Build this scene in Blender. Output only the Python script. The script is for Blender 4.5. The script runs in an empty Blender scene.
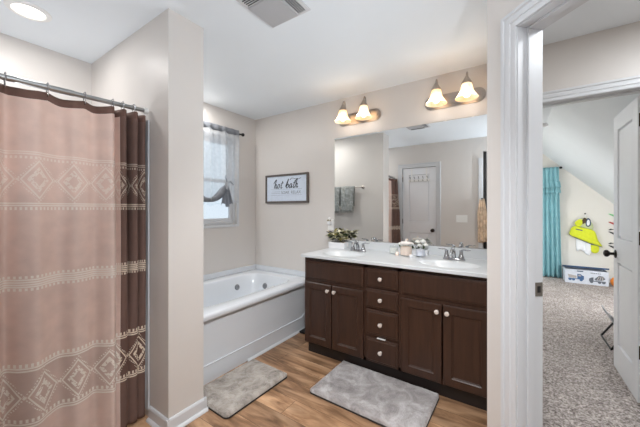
import bpy, bmesh, math, random
from mathutils import Matrix, Vector, noise
PI = math.pi
random.seed(7)
S = bpy.context.scene
C = S.collection

# ------------------------------------------------------------------ camera
cam = bpy.data.objects.new('camera', bpy.data.cameras.new('camera'))
C.objects.link(cam)
cam.location = (0, 0, 1.286)
cam.rotation_euler = (PI / 2, 0, math.radians(34.0))
cam.data.sensor_width = 36.0
cam.data.lens = 289.0 / 640.0 * 36.0
cam.data.shift_y = -4.5 / 640.0
cam.data.clip_start = 0.02
S.camera = cam

# ------------------------------------------------------------------ world, light, exposure
W = bpy.data.worlds.new('sky')
S.world = W
W.use_nodes = True
wn = W.node_tree.nodes
wn['Background'].inputs[0].default_value = (0.80, 0.90, 1.0, 1)
wn['Background'].inputs[1].default_value = 0.55
S.view_settings.view_transform = 'Standard'
S.view_settings.look = 'None'
S.view_settings.gamma = 1
S.view_settings.use_curve_mapping = False
S.view_settings.exposure = 1.10
cy = S.cycles
cy.use_denoising = True
cy.max_bounces = 14
cy.diffuse_bounces = 8
cy.glossy_bounces = 6
cy.transmission_bounces = 8
cy.transparent_max_bounces = 16
cy.caustics_reflective = False
cy.caustics_refractive = False
cy.sample_clamp_indirect = 6.0


def area_light(name, loc, size, power, color=(1, 1, 1), rot=(0, 0, 0), shape='DISK', size_y=None, spread=PI):
    d = bpy.data.lights.new(name, 'AREA')
    d.energy = power
    d.color = color
    d.shape = shape
    d.size = size
    if size_y:
        d.size_y = size_y
    d.spread = spread
    o = bpy.data.objects.new(name, d)
    o.location = loc
    o.rotation_euler = rot
    C.objects.link(o)
    return o


# unseen fill lamps added at ceiling height (bathroom near the doorway, closet, hall, bedroom)
area_light('bathroom_fill', (0.12, 0.62, 2.425), 0.36, 2, (1.0, 0.99, 0.97))


def spot_light(name, loc, aim, power, deg, blend, color, soft=0.0):
    d = bpy.data.lights.new(name, 'SPOT')
    d.energy = power
    d.color = color
    d.spot_size = math.radians(deg)
    d.spot_blend = blend
    d.shadow_soft_size = soft
    o = bpy.data.objects.new(name, d)
    o.location = loc
    o.rotation_euler = Vector(aim).to_track_quat('-Z', 'Y').to_euler()
    C.objects.link(o)
    return o


# unseen fill spots added to imitate flash bounced off the ceiling
spot_light('ceiling_fill', (0.50, 0.20, 1.55), (-.68, .0, .73), 36, 150, 0.9, (0.84, 0.92, 1.0))
spot_light('ceiling_fill', (-0.85, 1.60, 1.20), (0, 0, 1), 7.5, 160, 0.8, (0.84, 0.93, 1.0))
spot_light('ceiling_fill', (-2.35, 0.42, 1.10), (0, 0, 1), 6, 150, 0.8, (0.92, 0.96, 1.0))
area_light('tub_fill', (-2.6, 1.62, 2.425), 0.14, 5, (1.0, 0.99, 0.97))  # unseen fill lamp added over the tub
area_light('closet_fill', (0.0, -0.62, 2.42), 0.5, 12, (0.93, 0.96, 1.0))  # fill added behind the camera, no closet fixture
sd_ = bpy.data.lights.new('entry_fill', 'SPOT')  # added fill spot without a fixture, lifts floor and tub front
sd_.energy = 100
sd_.color = (0.95, 0.975, 1.0)
sd_.spot_size = math.radians(73)
sd_.spot_blend = 0.85
sd_.shadow_soft_size = 0.12
so_ = bpy.data.objects.new('entry_fill', sd_)
so_.location = (-0.18, 0.30, 2.40)
so_.rotation_euler = Vector((-1.05, 1.65, -2.2)).to_track_quat('-Z', 'Y').to_euler()
C.objects.link(so_)
area_light('hall_fill', (0.95, 1.75, 2.42), 0.40, 10, (0.93, 0.97, 1.0))  # unseen fill added to brighten the hall
area_light('bedroom_top_fill', (-0.98, 5.3, 2.42), 0.5, 23, (0.97, 0.99, 1.0))  # unseen fill added high in the bedroom
area_light('bedroom_low_fill', (1.62, 4.7, 0.85), 0.5, 10, (0.98, 0.99, 1.0), Vector((-.45, .89, .08)).to_track_quat('-Z', 'Y').to_euler())  # added low fill for the gable wall, no lamp stands here

# ------------------------------------------------------------------ mesh helpers


def new():
    return bmesh.new()


def T(x=0, y=0, z=0, rz=0.0, rx=0.0, ry=0.0):
    return Matrix.Translation((x, y, z)) @ Matrix.Rotation(rz, 4, 'Z') @ Matrix.Rotation(ry, 4, 'Y') @ Matrix.Rotation(rx, 4, 'X')


def box(bm, x0, x1, y0, y1, z0, z1, bev=0.0, M=None, seg=2):
    vs = [bm.verts.new((x, y, z)) for x in (x0, x1) for y in (y0, y1) for z in (z0, z1)]
    fs = []
    for q in ((0, 1, 3, 2), (4, 6, 7, 5), (0, 4, 5, 1), (2, 3, 7, 6), (0, 2, 6, 4), (1, 5, 7, 3)):
        fs.append(bm.faces.new([vs[i] for i in q]))
    geo = vs
    if bev > 0:
        es = list({e for f in fs for e in f.edges})
        r = bmesh.ops.bevel(bm, geom=es, offset=bev, segments=seg, profile=0.5, affect='EDGES')
        geo = list({v for f in r['faces'] for v in f.verts} | {v for v in vs if v.is_valid})
    if M is not None:
        bmesh.ops.transform(bm, matrix=M, verts=geo)
    return geo


def tube(bm, pts, r, seg=10, caps=True, flat=None):
    """round bar along points; r a number or a list; flat=(sx, sy) squashes the section"""
    pts = [Vector(p) for p in pts]
    n = len(pts)
    rs = r if isinstance(r, (list, tuple)) else [r] * n
    up = None
    rings = []
    for i, p in enumerate(pts):
        t = (pts[min(i + 1, n - 1)] - pts[max(i - 1, 0)]).normalized()
        if up is None:
            up = Vector((0, 0, 1)) if abs(t.z) < 0.9 else Vector((1, 0, 0))
        a = t.cross(up).normalized()
        b = a.cross(t).normalized()
        up = b
        fx, fy = flat if flat else (1, 1)
        rings.append([bm.verts.new(p + (a * math.cos(2 * PI * k / seg) * fx + b * math.sin(2 * PI * k / seg) * fy) * rs[i]) for k in range(seg)])
    for i in range(n - 1):
        for k in range(seg):
            bm.faces.new((rings[i][k], rings[i][(k + 1) % seg], rings[i + 1][(k + 1) % seg], rings[i + 1][k]))
    if caps:
        bm.faces.new(rings[0][::-1])
        bm.faces.new(rings[-1])
    return [v for rg in rings for v in rg]


def lathe(bm, prof, seg=24, M=None, cap0=True, cap1=True, sx=1.0, sy=1.0):
    """prof: list of (r, z)"""
    rings = []
    for r, z in prof:
        rings.append([bm.verts.new((r * sx * math.cos(2 * PI * k / seg), r * sy * math.sin(2 * PI * k / seg), z)) for k in range(seg)])
    for i in range(len(prof) - 1):
        for k in range(seg):
            bm.faces.new((rings[i][k], rings[i][(k + 1) % seg], rings[i + 1][(k + 1) % seg], rings[i + 1][k]))
    if cap0:
        bm.faces.new(rings[0][::-1])
    if cap1:
        bm.faces.new(rings[-1])
    vs = [v for rg in rings for v in rg]
    if M is not None:
        bmesh.ops.transform(bm, matrix=M, verts=vs)
    return vs


def loft_rect(bm, rings, M=None, cap0=True, cap1=True):
    """rings of (x0,x1,z0,z1,y): rectangular loft, front looks towards -Y"""
    rr = []
    for x0, x1, z0, z1, y in rings:
        rr.append([bm.verts.new(p) for p in ((x0, y, z0), (x1, y, z0), (x1, y, z1), (x0, y, z1))])
    for a, b in zip(rr, rr[1:]):
        for k in range(4):
            bm.faces.new((a[k], a[(k + 1) % 4], b[(k + 1) % 4], b[k]))
    if cap0:
        bm.faces.new(rr[0][::-1])
    if cap1:
        bm.faces.new(rr[-1])
    vs = [v for r in rr for v in r]
    if M is not None:
        bmesh.ops.transform(bm, matrix=M, verts=vs)
    return vs


def poly_prism(bm, pts, h, M=None, bev=0.0):
    """2D outline (x, z) extruded from y=0 to y=h"""
    a = [bm.verts.new((x, 0, z)) for x, z in pts]
    b = [bm.verts.new((x, h, z)) for x, z in pts]
    n = len(pts)
    bm.faces.new(a)
    bm.faces.new(b[::-1])
    for k in range(n):
        bm.faces.new((a[k], b[k], b[(k + 1) % n], a[(k + 1) % n]))
    vs = a + b
    if M is not None:
        bmesh.ops.transform(bm, matrix=M, verts=vs)
    return vs


def grid(bm, nu, nv, f, uvf=None, thick=0.0):
    """sheet of (nu+1)*(nv+1) points from f(i/nu, j/nv)"""
    vs = [[bm.verts.new(f(i / nu, j / nv)) for j in range(nv + 1)] for i in range(nu + 1)]
    uv = bm.loops.layers.uv.verify() if uvf else None
    fs = []
    for i in range(nu):
        for j in range(nv):
            fc = bm.faces.new((vs[i][j], vs[i + 1][j], vs[i + 1][j + 1], vs[i][j + 1]))
            fs.append((fc, i, j))
            if uv:
                for lp, (a, b) in zip(fc.loops, ((i, j), (i + 1, j), (i + 1, j + 1), (i, j + 1))):
                    lp[uv].uv = uvf(a / nu, b / nv)
    return vs, fs


def obj(name, bm, m, parent=None, smooth=35, loc=None, mod=None):
    me = bpy.data.meshes.new(name)
    bmesh.ops.recalc_face_normals(bm, faces=bm.faces[:])
    bm.to_mesh(me)
    bm.free()
    for x in (m if isinstance(m, (list, tuple)) else [m]):
        me.materials.append(x)
    if smooth:
        me.shade_smooth()
        me.set_sharp_from_angle(angle=math.radians(smooth))
    o = bpy.data.objects.new(name, me)
    C.objects.link(o)
    if parent:
        o.parent = parent
    if loc:
        o.location = loc
    if smooth and smooth < 50:
        md = o.modifiers.new('face_normals', 'WEIGHTED_NORMAL')
        md.keep_sharp = True
    return o


def solid(o, t, offset=0):
    md = o.modifiers.new('thickness', 'SOLIDIFY')
    md.thickness = t
    md.offset = offset
    return o


def tag(o, label, cat, group=None, kind=None):
    o['label'] = label
    o['category'] = cat
    if group:
        o['group'] = group
    if kind:
        o['kind'] = kind
    return o


def thing(name, label, cat, loc=(0, 0, 0), rz=0.0, group=None, kind=None):
    o = bpy.data.objects.new(name, None)
    o.empty_display_size = 0.1
    C.objects.link(o)
    o.location = loc
    o.rotation_euler = (0, 0, rz)
    return tag(o, label, cat, group, kind)


def struct(name, bm, m, label=None, cat=None, parent=None, smooth=35):
    o = obj(name, bm, m, parent, smooth)
    if not parent:
        o['kind'] = 'structure'
        if label:
            o['label'] = label
            o['category'] = cat
    return o


def dup(root, loc=None, rz=None, label=None, group=None):
    r = root.copy()
    C.objects.link(r)
    if loc:
        r.location = loc
    if rz is not None:
        r.rotation_euler = (0, 0, rz)
    if label:
        r['label'] = label
    if group:
        r['group'] = group
    for ch in list(root.children):
        c2 = ch.copy()
        C.objects.link(c2)
        c2.parent = r
        for g in list(ch.children):
            d = g.copy()
            C.objects.link(d)
            d.parent = c2
    return r


# ------------------------------------------------------------------ materials


def lin(c):
    return tuple((x / 255 / 12.92 if x / 255 <= 0.04045 else ((x / 255 + 0.055) / 1.055) ** 2.4) for x in c)


class N:
    """tiny expression builder over math nodes"""

    def __init__(self, nt, s):
        self.nt, self.s = nt, s

    def _m(self, op, *a):
        n = self.nt.nodes.new('ShaderNodeMath')
        n.operation = op
        for k, x in enumerate(a):
            if isinstance(x, N):
                self.nt.links.new(x.s, n.inputs[k])
            else:
                n.inputs[k].default_value = x
        return N(self.nt, n.outputs[0])

    def __add__(self, o): return self._m('ADD', self, o)
    def __sub__(self, o): return self._m('SUBTRACT', self, o)
    def __mul__(self, o): return self._m('MULTIPLY', self, o)
    def __truediv__(self, o): return self._m('DIVIDE', self, o)
    def abs(self): return self._m('ABSOLUTE', self)
    def lt(self, o): return self._m('LESS_THAN', self, o)
    def gt(self, o): return self._m('GREATER_THAN', self, o)
    def fract(self): return self._m('FRACT', self)
    def max(self, o): return self._m('MAXIMUM', self, o)
    def min(self, o): return self._m('MINIMUM', self, o)


def base_mat(name):
    m = bpy.data.materials.new(name)
    m.use_nodes = True
    nt = m.node_tree
    p = nt.nodes['Principled BSDF']
    return m, nt, p


def node(nt, kind, **kw):
    n = nt.nodes.new(kind)
    for k, v in kw.items():
        if k in n.inputs:
            n.inputs[k].default_value = v
        else:
            setattr(n, k, v)
    return n


def ramp(nt, fac, stops):
    r = nt.nodes.new('ShaderNodeValToRGB')
    el = r.color_ramp.elements
    while len(el) < len(stops):
        el.new(0.5)
    for e, (pos, c) in zip(el, stops):
        e.position = pos
        e.color = (*c, 1)
    nt.links.new(fac, r.inputs[0])
    return r.outputs[0]


def pmat(name, rgb, rough=0.5, metal=0.0, var=0.05, scale=8.0, bump=0.0, bscale=60.0, coat=0.0, spec=0.5, stretch=None):
    m, nt, p = base_mat(name)
    c = lin(rgb)
    tc = nt.nodes.new('ShaderNodeTexCoord')
    src = tc.outputs['Object']
    if stretch:
        mp = nt.nodes.new('ShaderNodeMapping')
        mp.inputs['Scale'].default_value = stretch
        nt.links.new(src, mp.inputs[0])
        src = mp.outputs[0]
    nz = node(nt, 'ShaderNodeTexNoise', Scale=scale, Detail=4.0)
    nt.links.new(src, nz.inputs['Vector'])
    col = ramp(nt, nz.outputs[0], [(0.3, tuple(x * (1 - var) for x in c)), (0.7, tuple(min(1, x * (1 + var)) for x in c))])
    nt.links.new(col, p.inputs['Base Color'])
    p.inputs['Roughness'].default_value = rough
    p.inputs['Metallic'].default_value = metal
    p.inputs['Specular IOR Level'].default_value = spec
    if coat:
        p.inputs['Coat Weight'].default_value = coat
        p.inputs['Coat Roughness'].default_value = 0.15
    if bump:
        bz = node(nt, 'ShaderNodeTexNoise', Scale=bscale, Detail=5.0)
        nt.links.new(src, bz.inputs['Vector'])
        b = node(nt, 'ShaderNodeBump', Strength=bump, Distance=0.004)
        nt.links.new(bz.outputs[0], b.inputs['Height'])
        nt.links.new(b.outputs[0], p.inputs['Normal'])
    return m


WALL = pmat('greige_wall_paint', (209, 204, 199.5), 0.42, var=0.012, scale=3, bump=0.05, bscale=160, spec=0.4)
WALLB = pmat('pale_bedroom_wall_paint', (222, 219, 212), 0.6, var=0.012, scale=3, bump=0.05, bscale=160, spec=0.3)
CEIL = pmat('ceiling_paint', (230, 235, 239), 0.8, var=0.01, scale=3, bump=0.05, bscale=120, spec=0.2)
TRIM = pmat('white_trim_paint', (206, 208, 211), 0.35, var=0.012, scale=5)
DOORW = pmat('white_door_paint', (232, 234, 238), 0.36, var=0.015, scale=5)
ACRYL = pmat('white_acrylic', (212, 216, 221), 0.16, var=0.01, scale=4, coat=0.3)
MARBLE = pmat('cultured_marble_white', (206, 209, 211), 0.28, var=0.02, scale=6, coat=0.3)
CHROME = pmat('chrome', (176, 177, 180), 0.18, metal=1.0, var=0.02)
NICKEL = pmat('brushed_nickel', (168, 160, 153), 0.28, metal=1.0, var=0.06, scale=30, stretch=(1, 8, 8))
STEEL = pmat('satin_steel', (168, 170, 170), 0.3, metal=1.0, var=0.03)
STEELD = pmat('aged_steel', (120, 114, 106), 0.45, metal=0.4, var=0.05)
BRONZE = pmat('dark_bronze', (52, 46, 44), 0.35, metal=0.7, var=0.1)
BLACK = pmat('black_paint', (20, 20, 22), 0.4, var=0.1)
BLACKM = pmat('black_iron', (28, 27, 28), 0.4, metal=0.5, var=0.1)
DARKPL = pmat('dark_plastic', (24, 22, 21), 0.5, var=0.1)
GREYJET = pmat('grey_jet_metal', (140, 142, 146), 0.35, metal=0.5, var=0.05)
WHITEP = pmat('white_plastic', (236, 236, 234), 0.35, var=0.01)
VENTW = pmat('vent_white_plastic', (205, 205, 206), 0.5, var=0.01)
VENTP = pmat('vent_plate_plastic', (176, 176, 178), 0.55, var=0.01)
SLOT = pmat('dark_slot', (70, 70, 72), 0.8, var=0.05)
FRAMEW = pmat('grey_brown_frame_wood', (92, 84, 80), 0.55, var=0.2, scale=20, stretch=(1, 1, 12))
BOARD = pmat('pale_blue_sign_board', (206, 216, 230), 0.7, var=0.04, scale=40)
INK = pmat('sign_ink', (56, 60, 68), 0.7, var=0.1)
INKL = pmat('sign_ink_light', (120, 128, 138), 0.7, var=0.1)
TOEK = pmat('shaded_toe_kick', (28, 20, 17), 0.5, var=0.1)  # shadow under the cabinet put into the toe kick colour
KNOBM = pmat('satin_nickel_knob', (240, 230, 222), 0.28, metal=0.45, var=0.03)
TOWELG = pmat('grey_towel_cloth', (146, 149, 147), 0.9, var=0.35, scale=25, bump=0.6, bscale=220)
TOWELT = pmat('tan_towel_cloth', (212, 188, 162), 0.9, var=0.32, scale=20, bump=0.6, bscale=200)
TEAL = pmat('teal_curtain_cloth', (142, 190, 198), 0.85, var=0.05, scale=12, bump=0.2, bscale=200)
LIME = pmat('lime_terry', (214, 222, 52), 0.9, var=0.06, scale=30, bump=0.5, bscale=200)
WHITET = pmat('white_terry', (236, 238, 242), 0.9, var=0.03, scale=30, bump=0.5, bscale=200)
GREYT = pmat('pale_green_terry', (196, 204, 160), 0.9, var=0.05, scale=30)
NAVY = pmat('navy_trim', (44, 70, 104), 0.8, var=0.1)
BOXC = pmat('pale_grey_canvas', (214, 220, 230), 0.85, var=0.04, scale=30)
PRINTB = pmat('blue_print', (70, 104, 148), 0.8, var=0.08)
PRINTG = pmat('grey_print', (96, 102, 112), 0.8, var=0.08)
PRINTT = pmat('tan_print', (176, 170, 166), 0.8, var=0.05)
ORANGE = pmat('orange_rubber', (226, 132, 44), 0.5, var=0.08)
SEATG = pmat('grey_seat_plastic', (158, 162, 168), 0.45, var=0.03)
CANDLEP = pmat('peach_wax', (250, 226, 210), 0.35, var=0.03, spec=0.5)
LIDP = pmat('pale_pink_lid', (244, 236, 230), 0.3, var=0.03)
WAXL = pmat('pale_lavender_wax', (226, 228, 240), 0.35, var=0.03)
COTTON = pmat('cotton_white', (238, 238, 232), 0.9, var=0.03)
GREENL = pmat('green_leaf', (66, 84, 42), 0.5, var=0.35, scale=30)
DARKL = pmat('dark_green_leaf', (26, 36, 38), 0.5, var=0.3, scale=30)
CREAML = pmat('cream_leaf', (232, 226, 196), 0.6, var=0.15, scale=30)
OLIVEL = pmat('olive_leaf', (122, 112, 52), 0.55, var=0.3, scale=30)
BROWNS = pmat('brown_stem', (84, 64, 44), 0.7, var=0.2)
POTW = pmat('white_ceramic', (232, 232, 234), 0.25, var=0.015)
RED = pmat('red_paper', (168, 60, 58), 0.7, var=0.1)
LEAFG = pmat('green_paper', (120, 190, 130), 0.7, var=0.1)


def mirror_mat():
    m, nt, p = base_mat('mirror_silver')
    p.inputs['Base Color'].default_value = (0.86, 0.875, 0.87, 1)
    p.inputs['Metallic'].default_value = 1
    p.inputs['Roughness'].default_value = 0.0
    return m


def glass_mat(name, tint=(0.95, 0.97, 0.98), gl=0.12):
    m, nt, p = base_mat(name)
    out = nt.nodes['Material Output']
    nt.nodes.remove(p)
    t = node(nt, 'ShaderNodeBsdfTransparent', Color=(*tint, 1))
    g = node(nt, 'ShaderNodeBsdfGlossy', Roughness=0.03)
    mx = node(nt, 'ShaderNodeMixShader', Fac=gl)
    nt.links.new(t.outputs[0], mx.inputs[1])
    nt.links.new(g.outputs[0], mx.inputs[2])
    nt.links.new(mx.outputs[0], out.inputs[0])
    return m


def cloth_translucent(name, rgb, trans=0.4, clear=0.0, var=0.06):
    m, nt, p = base_mat(name)
    out = nt.nodes['Material Output']
    c = lin(rgb)
    tc = nt.nodes.new('ShaderNodeTexCoord')
    nz = node(nt, 'ShaderNodeTexNoise', Scale=30.0, Detail=4.0)
    nt.links.new(tc.outputs['Object'], nz.inputs['Vector'])
    col = ramp(nt, nz.outputs[0], [(0.3, tuple(x * (1 - var) for x in c)), (0.7, tuple(x * (1 + var) for x in c))])
    nt.links.new(col, p.inputs['Base Color'])
    p.inputs['Roughness'].default_value = 0.9
    p.inputs['Specular IOR Level'].default_value = 0.15
    tr = nt.nodes.new('ShaderNodeBsdfTranslucent')
    nt.links.new(col, tr.inputs[0])
    mx = node(nt, 'ShaderNodeMixShader', Fac=trans)
    nt.links.new(p.outputs[0], mx.inputs[1])
    nt.links.new(tr.outputs[0], mx.inputs[2])
    last = mx
    if clear:
        tp = nt.nodes.new('ShaderNodeBsdfTransparent')
        m2 = node(nt, 'ShaderNodeMixShader', Fac=clear)
        nt.links.new(mx.outputs[0], m2.inputs[1])
        nt.links.new(tp.outputs[0], m2.inputs[2])
        last = m2
    nt.links.new(last.outputs[0], out.inputs[0])
    return m


def emit_mat(name, rgb, strength, base=None):
    m, nt, p = base_mat(name)
    p.inputs['Base Color'].default_value = (*lin(base or rgb), 1)
    p.inputs['Emission Color'].default_value = (*lin(rgb), 1)
    p.inputs['Emission Strength'].default_value = strength
    p.inputs['Roughness'].default_value = 0.3
    return m


def wood_floor_mat():
    m, nt, p = base_mat('brown_plank_floor')
    tc = nt.nodes.new('ShaderNodeTexCoord')
    br = node(nt, 'ShaderNodeTexBrick')
    br.offset = 0.37
    br.inputs['Scale'].default_value = 1.0
    br.inputs['Brick Width'].default_value = 1.22
    br.inputs['Row Height'].default_value = 0.152
    br.inputs['Mortar Size'].default_value = 0.0012
    br.inputs['Mortar Smooth'].default_value = 0.1
    br.inputs['Bias'].default_value = 0.0
    br.inputs['Color1'].default_value = (0.0, 0, 0, 1)
    br.inputs['Color2'].default_value = (1, 1, 1, 1)
    br.inputs['Mortar'].default_value = (0.5, 0.5, 0.5, 1)
    nt.links.new(tc.outputs['Object'], br.inputs['Vector'])
    # grain: noise stretched along the plank and offset plank by plank
    add = node(nt, 'ShaderNodeVectorMath', operation='MULTIPLY_ADD')
    nt.links.new(br.outputs['Color'], add.inputs[0])
    add.inputs[1].default_value = (3.7, 9.1, 0)
    nt.links.new(tc.outputs['Object'], add.inputs[2])
    mp = nt.nodes.new('ShaderNodeMapping')
    mp.inputs['Scale'].default_value = (1.3, 8, 1)
    nt.links.new(add.outputs[0], mp.inputs[0])
    nz = node(nt, 'ShaderNodeTexNoise', Scale=1.6, Detail=9.0, Roughness=0.62, Distortion=0.9)
    nt.links.new(mp.outputs[0], nz.inputs['Vector'])
    col = ramp(nt, nz.outputs[0], [(0.28, lin((92, 66, 46))), (0.43, lin((150, 114, 84))), (0.58, lin((188, 150, 116))), (0.78, lin((208, 176, 144)))])
    mp2 = nt.nodes.new('ShaderNodeMapping')
    mp2.inputs['Scale'].default_value = (2.2, 6, 1)
    nt.links.new(add.outputs[0], mp2.inputs[0])
    nz2 = node(nt, 'ShaderNodeTexNoise', Scale=1.3, Detail=3.0)
    nt.links.new(mp2.outputs[0], nz2.inputs['Vector'])
    v2 = ramp(nt, nz2.outputs[0], [(0.32, (0.58, 0.55, 0.52)), (0.6, (1.12, 1.12, 1.12))])
    mul = node(nt, 'ShaderNodeMix', data_type='RGBA', blend_type='MULTIPLY')
    mul.inputs[0].default_value = 1.0
    nt.links.new(col, mul.inputs[6])
    nt.links.new(v2, mul.inputs[7])
    pv = ramp(nt, br.outputs['Color'], [(0.0, (0.74, 0.74, 0.75)), (1.0, (1.14, 1.12, 1.09))])
    mul2 = node(nt, 'ShaderNodeMix', data_type='RGBA', blend_type='MULTIPLY')
    mul2.inputs[0].default_value = 1.0
    nt.links.new(mul.outputs[2], mul2.inputs[6])
    nt.links.new(pv, mul2.inputs[7])
    seam = node(nt, 'ShaderNodeMix', data_type='RGBA')
    nt.links.new(br.outputs['Fac'], seam.inputs[0])
    nt.links.new(mul2.outputs[2], seam.inputs[6])
    seam.inputs[7].default_value = (*lin((70, 52, 38)), 1)
    nt.links.new(seam.outputs[2], p.inputs['Base Color'])
    p.inputs['Roughness'].default_value = 0.38
    b = node(nt, 'ShaderNodeBump', Strength=0.15, Distance=0.002)
    nt.links.new(nz.outputs[0], b.inputs['Height'])
    nt.links.new(b.outputs[0], p.inputs['Normal'])
    return m


def carpet_mat():
    m, nt, p = base_mat('grey_flecked_carpet')
    tc = nt.nodes.new('ShaderNodeTexCoord')
    n1 = node(nt, 'ShaderNodeTexNoise', Scale=85.0, Detail=3.0, Roughness=0.7)
    nt.links.new(tc.outputs['Object'], n1.inputs['Vector'])
    n2 = node(nt, 'ShaderNodeTexNoise', Scale=4.5, Detail=2.0)
    nt.links.new(tc.outputs['Object'], n2.inputs['Vector'])
    c1 = ramp(nt, n1.outputs[0], [(0.34, lin((98, 89, 85))), (0.5, lin((170, 160, 155))), (0.66, lin((228, 220, 215)))])
    c2 = ramp(nt, n2.outputs[0], [(0.3, (0.86, 0.86, 0.86)), (0.7, (1.06, 1.06, 1.06))])
    mul = node(nt, 'ShaderNodeMix', data_type='RGBA', blend_type='MULTIPLY')
    mul.inputs[0].default_value = 1.0
    nt.links.new(c1, mul.inputs[6])
    nt.links.new(c2, mul.inputs[7])
    nt.links.new(mul.outputs[2], p.inputs['Base Color'])
    p.inputs['Roughness'].default_value = 1.0
    p.inputs['Specular IOR Level'].default_value = 0.05
    b = node(nt, 'ShaderNodeBump', Strength=0.9, Distance=0.012)
    nt.links.new(n1.outputs[0], b.inputs['Height'])
    nt.links.new(b.outputs[0], p.inputs['Normal'])
    return m


def dark_wood_mat():
    m, nt, p = base_mat('espresso_cabinet_wood')
    tc = nt.nodes.new('ShaderNodeTexCoord')
    mp = nt.nodes.new('ShaderNodeMapping')
    mp.inputs['Scale'].default_value = (30, 30, 2.2)
    nt.links.new(tc.outputs['Object'], mp.inputs[0])
    nz = node(nt, 'ShaderNodeTexNoise', Scale=1.5, Detail=7.0, Distortion=0.6)
    nt.links.new(mp.outputs[0], nz.inputs['Vector'])
    col = ramp(nt, nz.outputs[0], [(0.3, lin((50, 32, 23))), (0.55, lin((59, 38, 28))), (0.8, lin((68, 45, 34)))])
    nt.links.new(col, p.inputs['Base Color'])
    p.inputs['Roughness'].default_value = 0.36
    p.inputs['Specular IOR Level'].default_value = 0.45
    return m


def rug_mat(name, a, b, c):
    m, nt, p = base_mat(name)
    tc = nt.nodes.new('ShaderNodeTexCoord')
    n1 = node(nt, 'ShaderNodeTexNoise', Scale=7.0, Detail=5.0, Roughness=0.6, Distortion=1.2)
    nt.links.new(tc.outputs['Object'], n1.inputs['Vector'])
    col = ramp(nt, n1.outputs[0], [(0.32, lin(a)), (0.5, lin(b)), (0.7, lin(c))])
    nt.links.new(col, p.inputs['Base Color'])
    p.inputs['Roughness'].default_value = 0.95
    p.inputs['Sheen Weight'].default_value = 0.25
    p.inputs['Specular IOR Level'].default_value = 0.1
    n2 = node(nt, 'ShaderNodeTexNoise', Scale=120.0, Detail=4.0)
    nt.links.new(tc.outputs['Object'], n2.inputs['Vector'])
    bp = node(nt, 'ShaderNodeBump', Strength=0.7, Distance=0.01)
    nt.links.new(n2.outputs[0], bp.inputs['Height'])
    nt.links.new(bp.outputs[0], p.inputs['Normal'])
    return m


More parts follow.
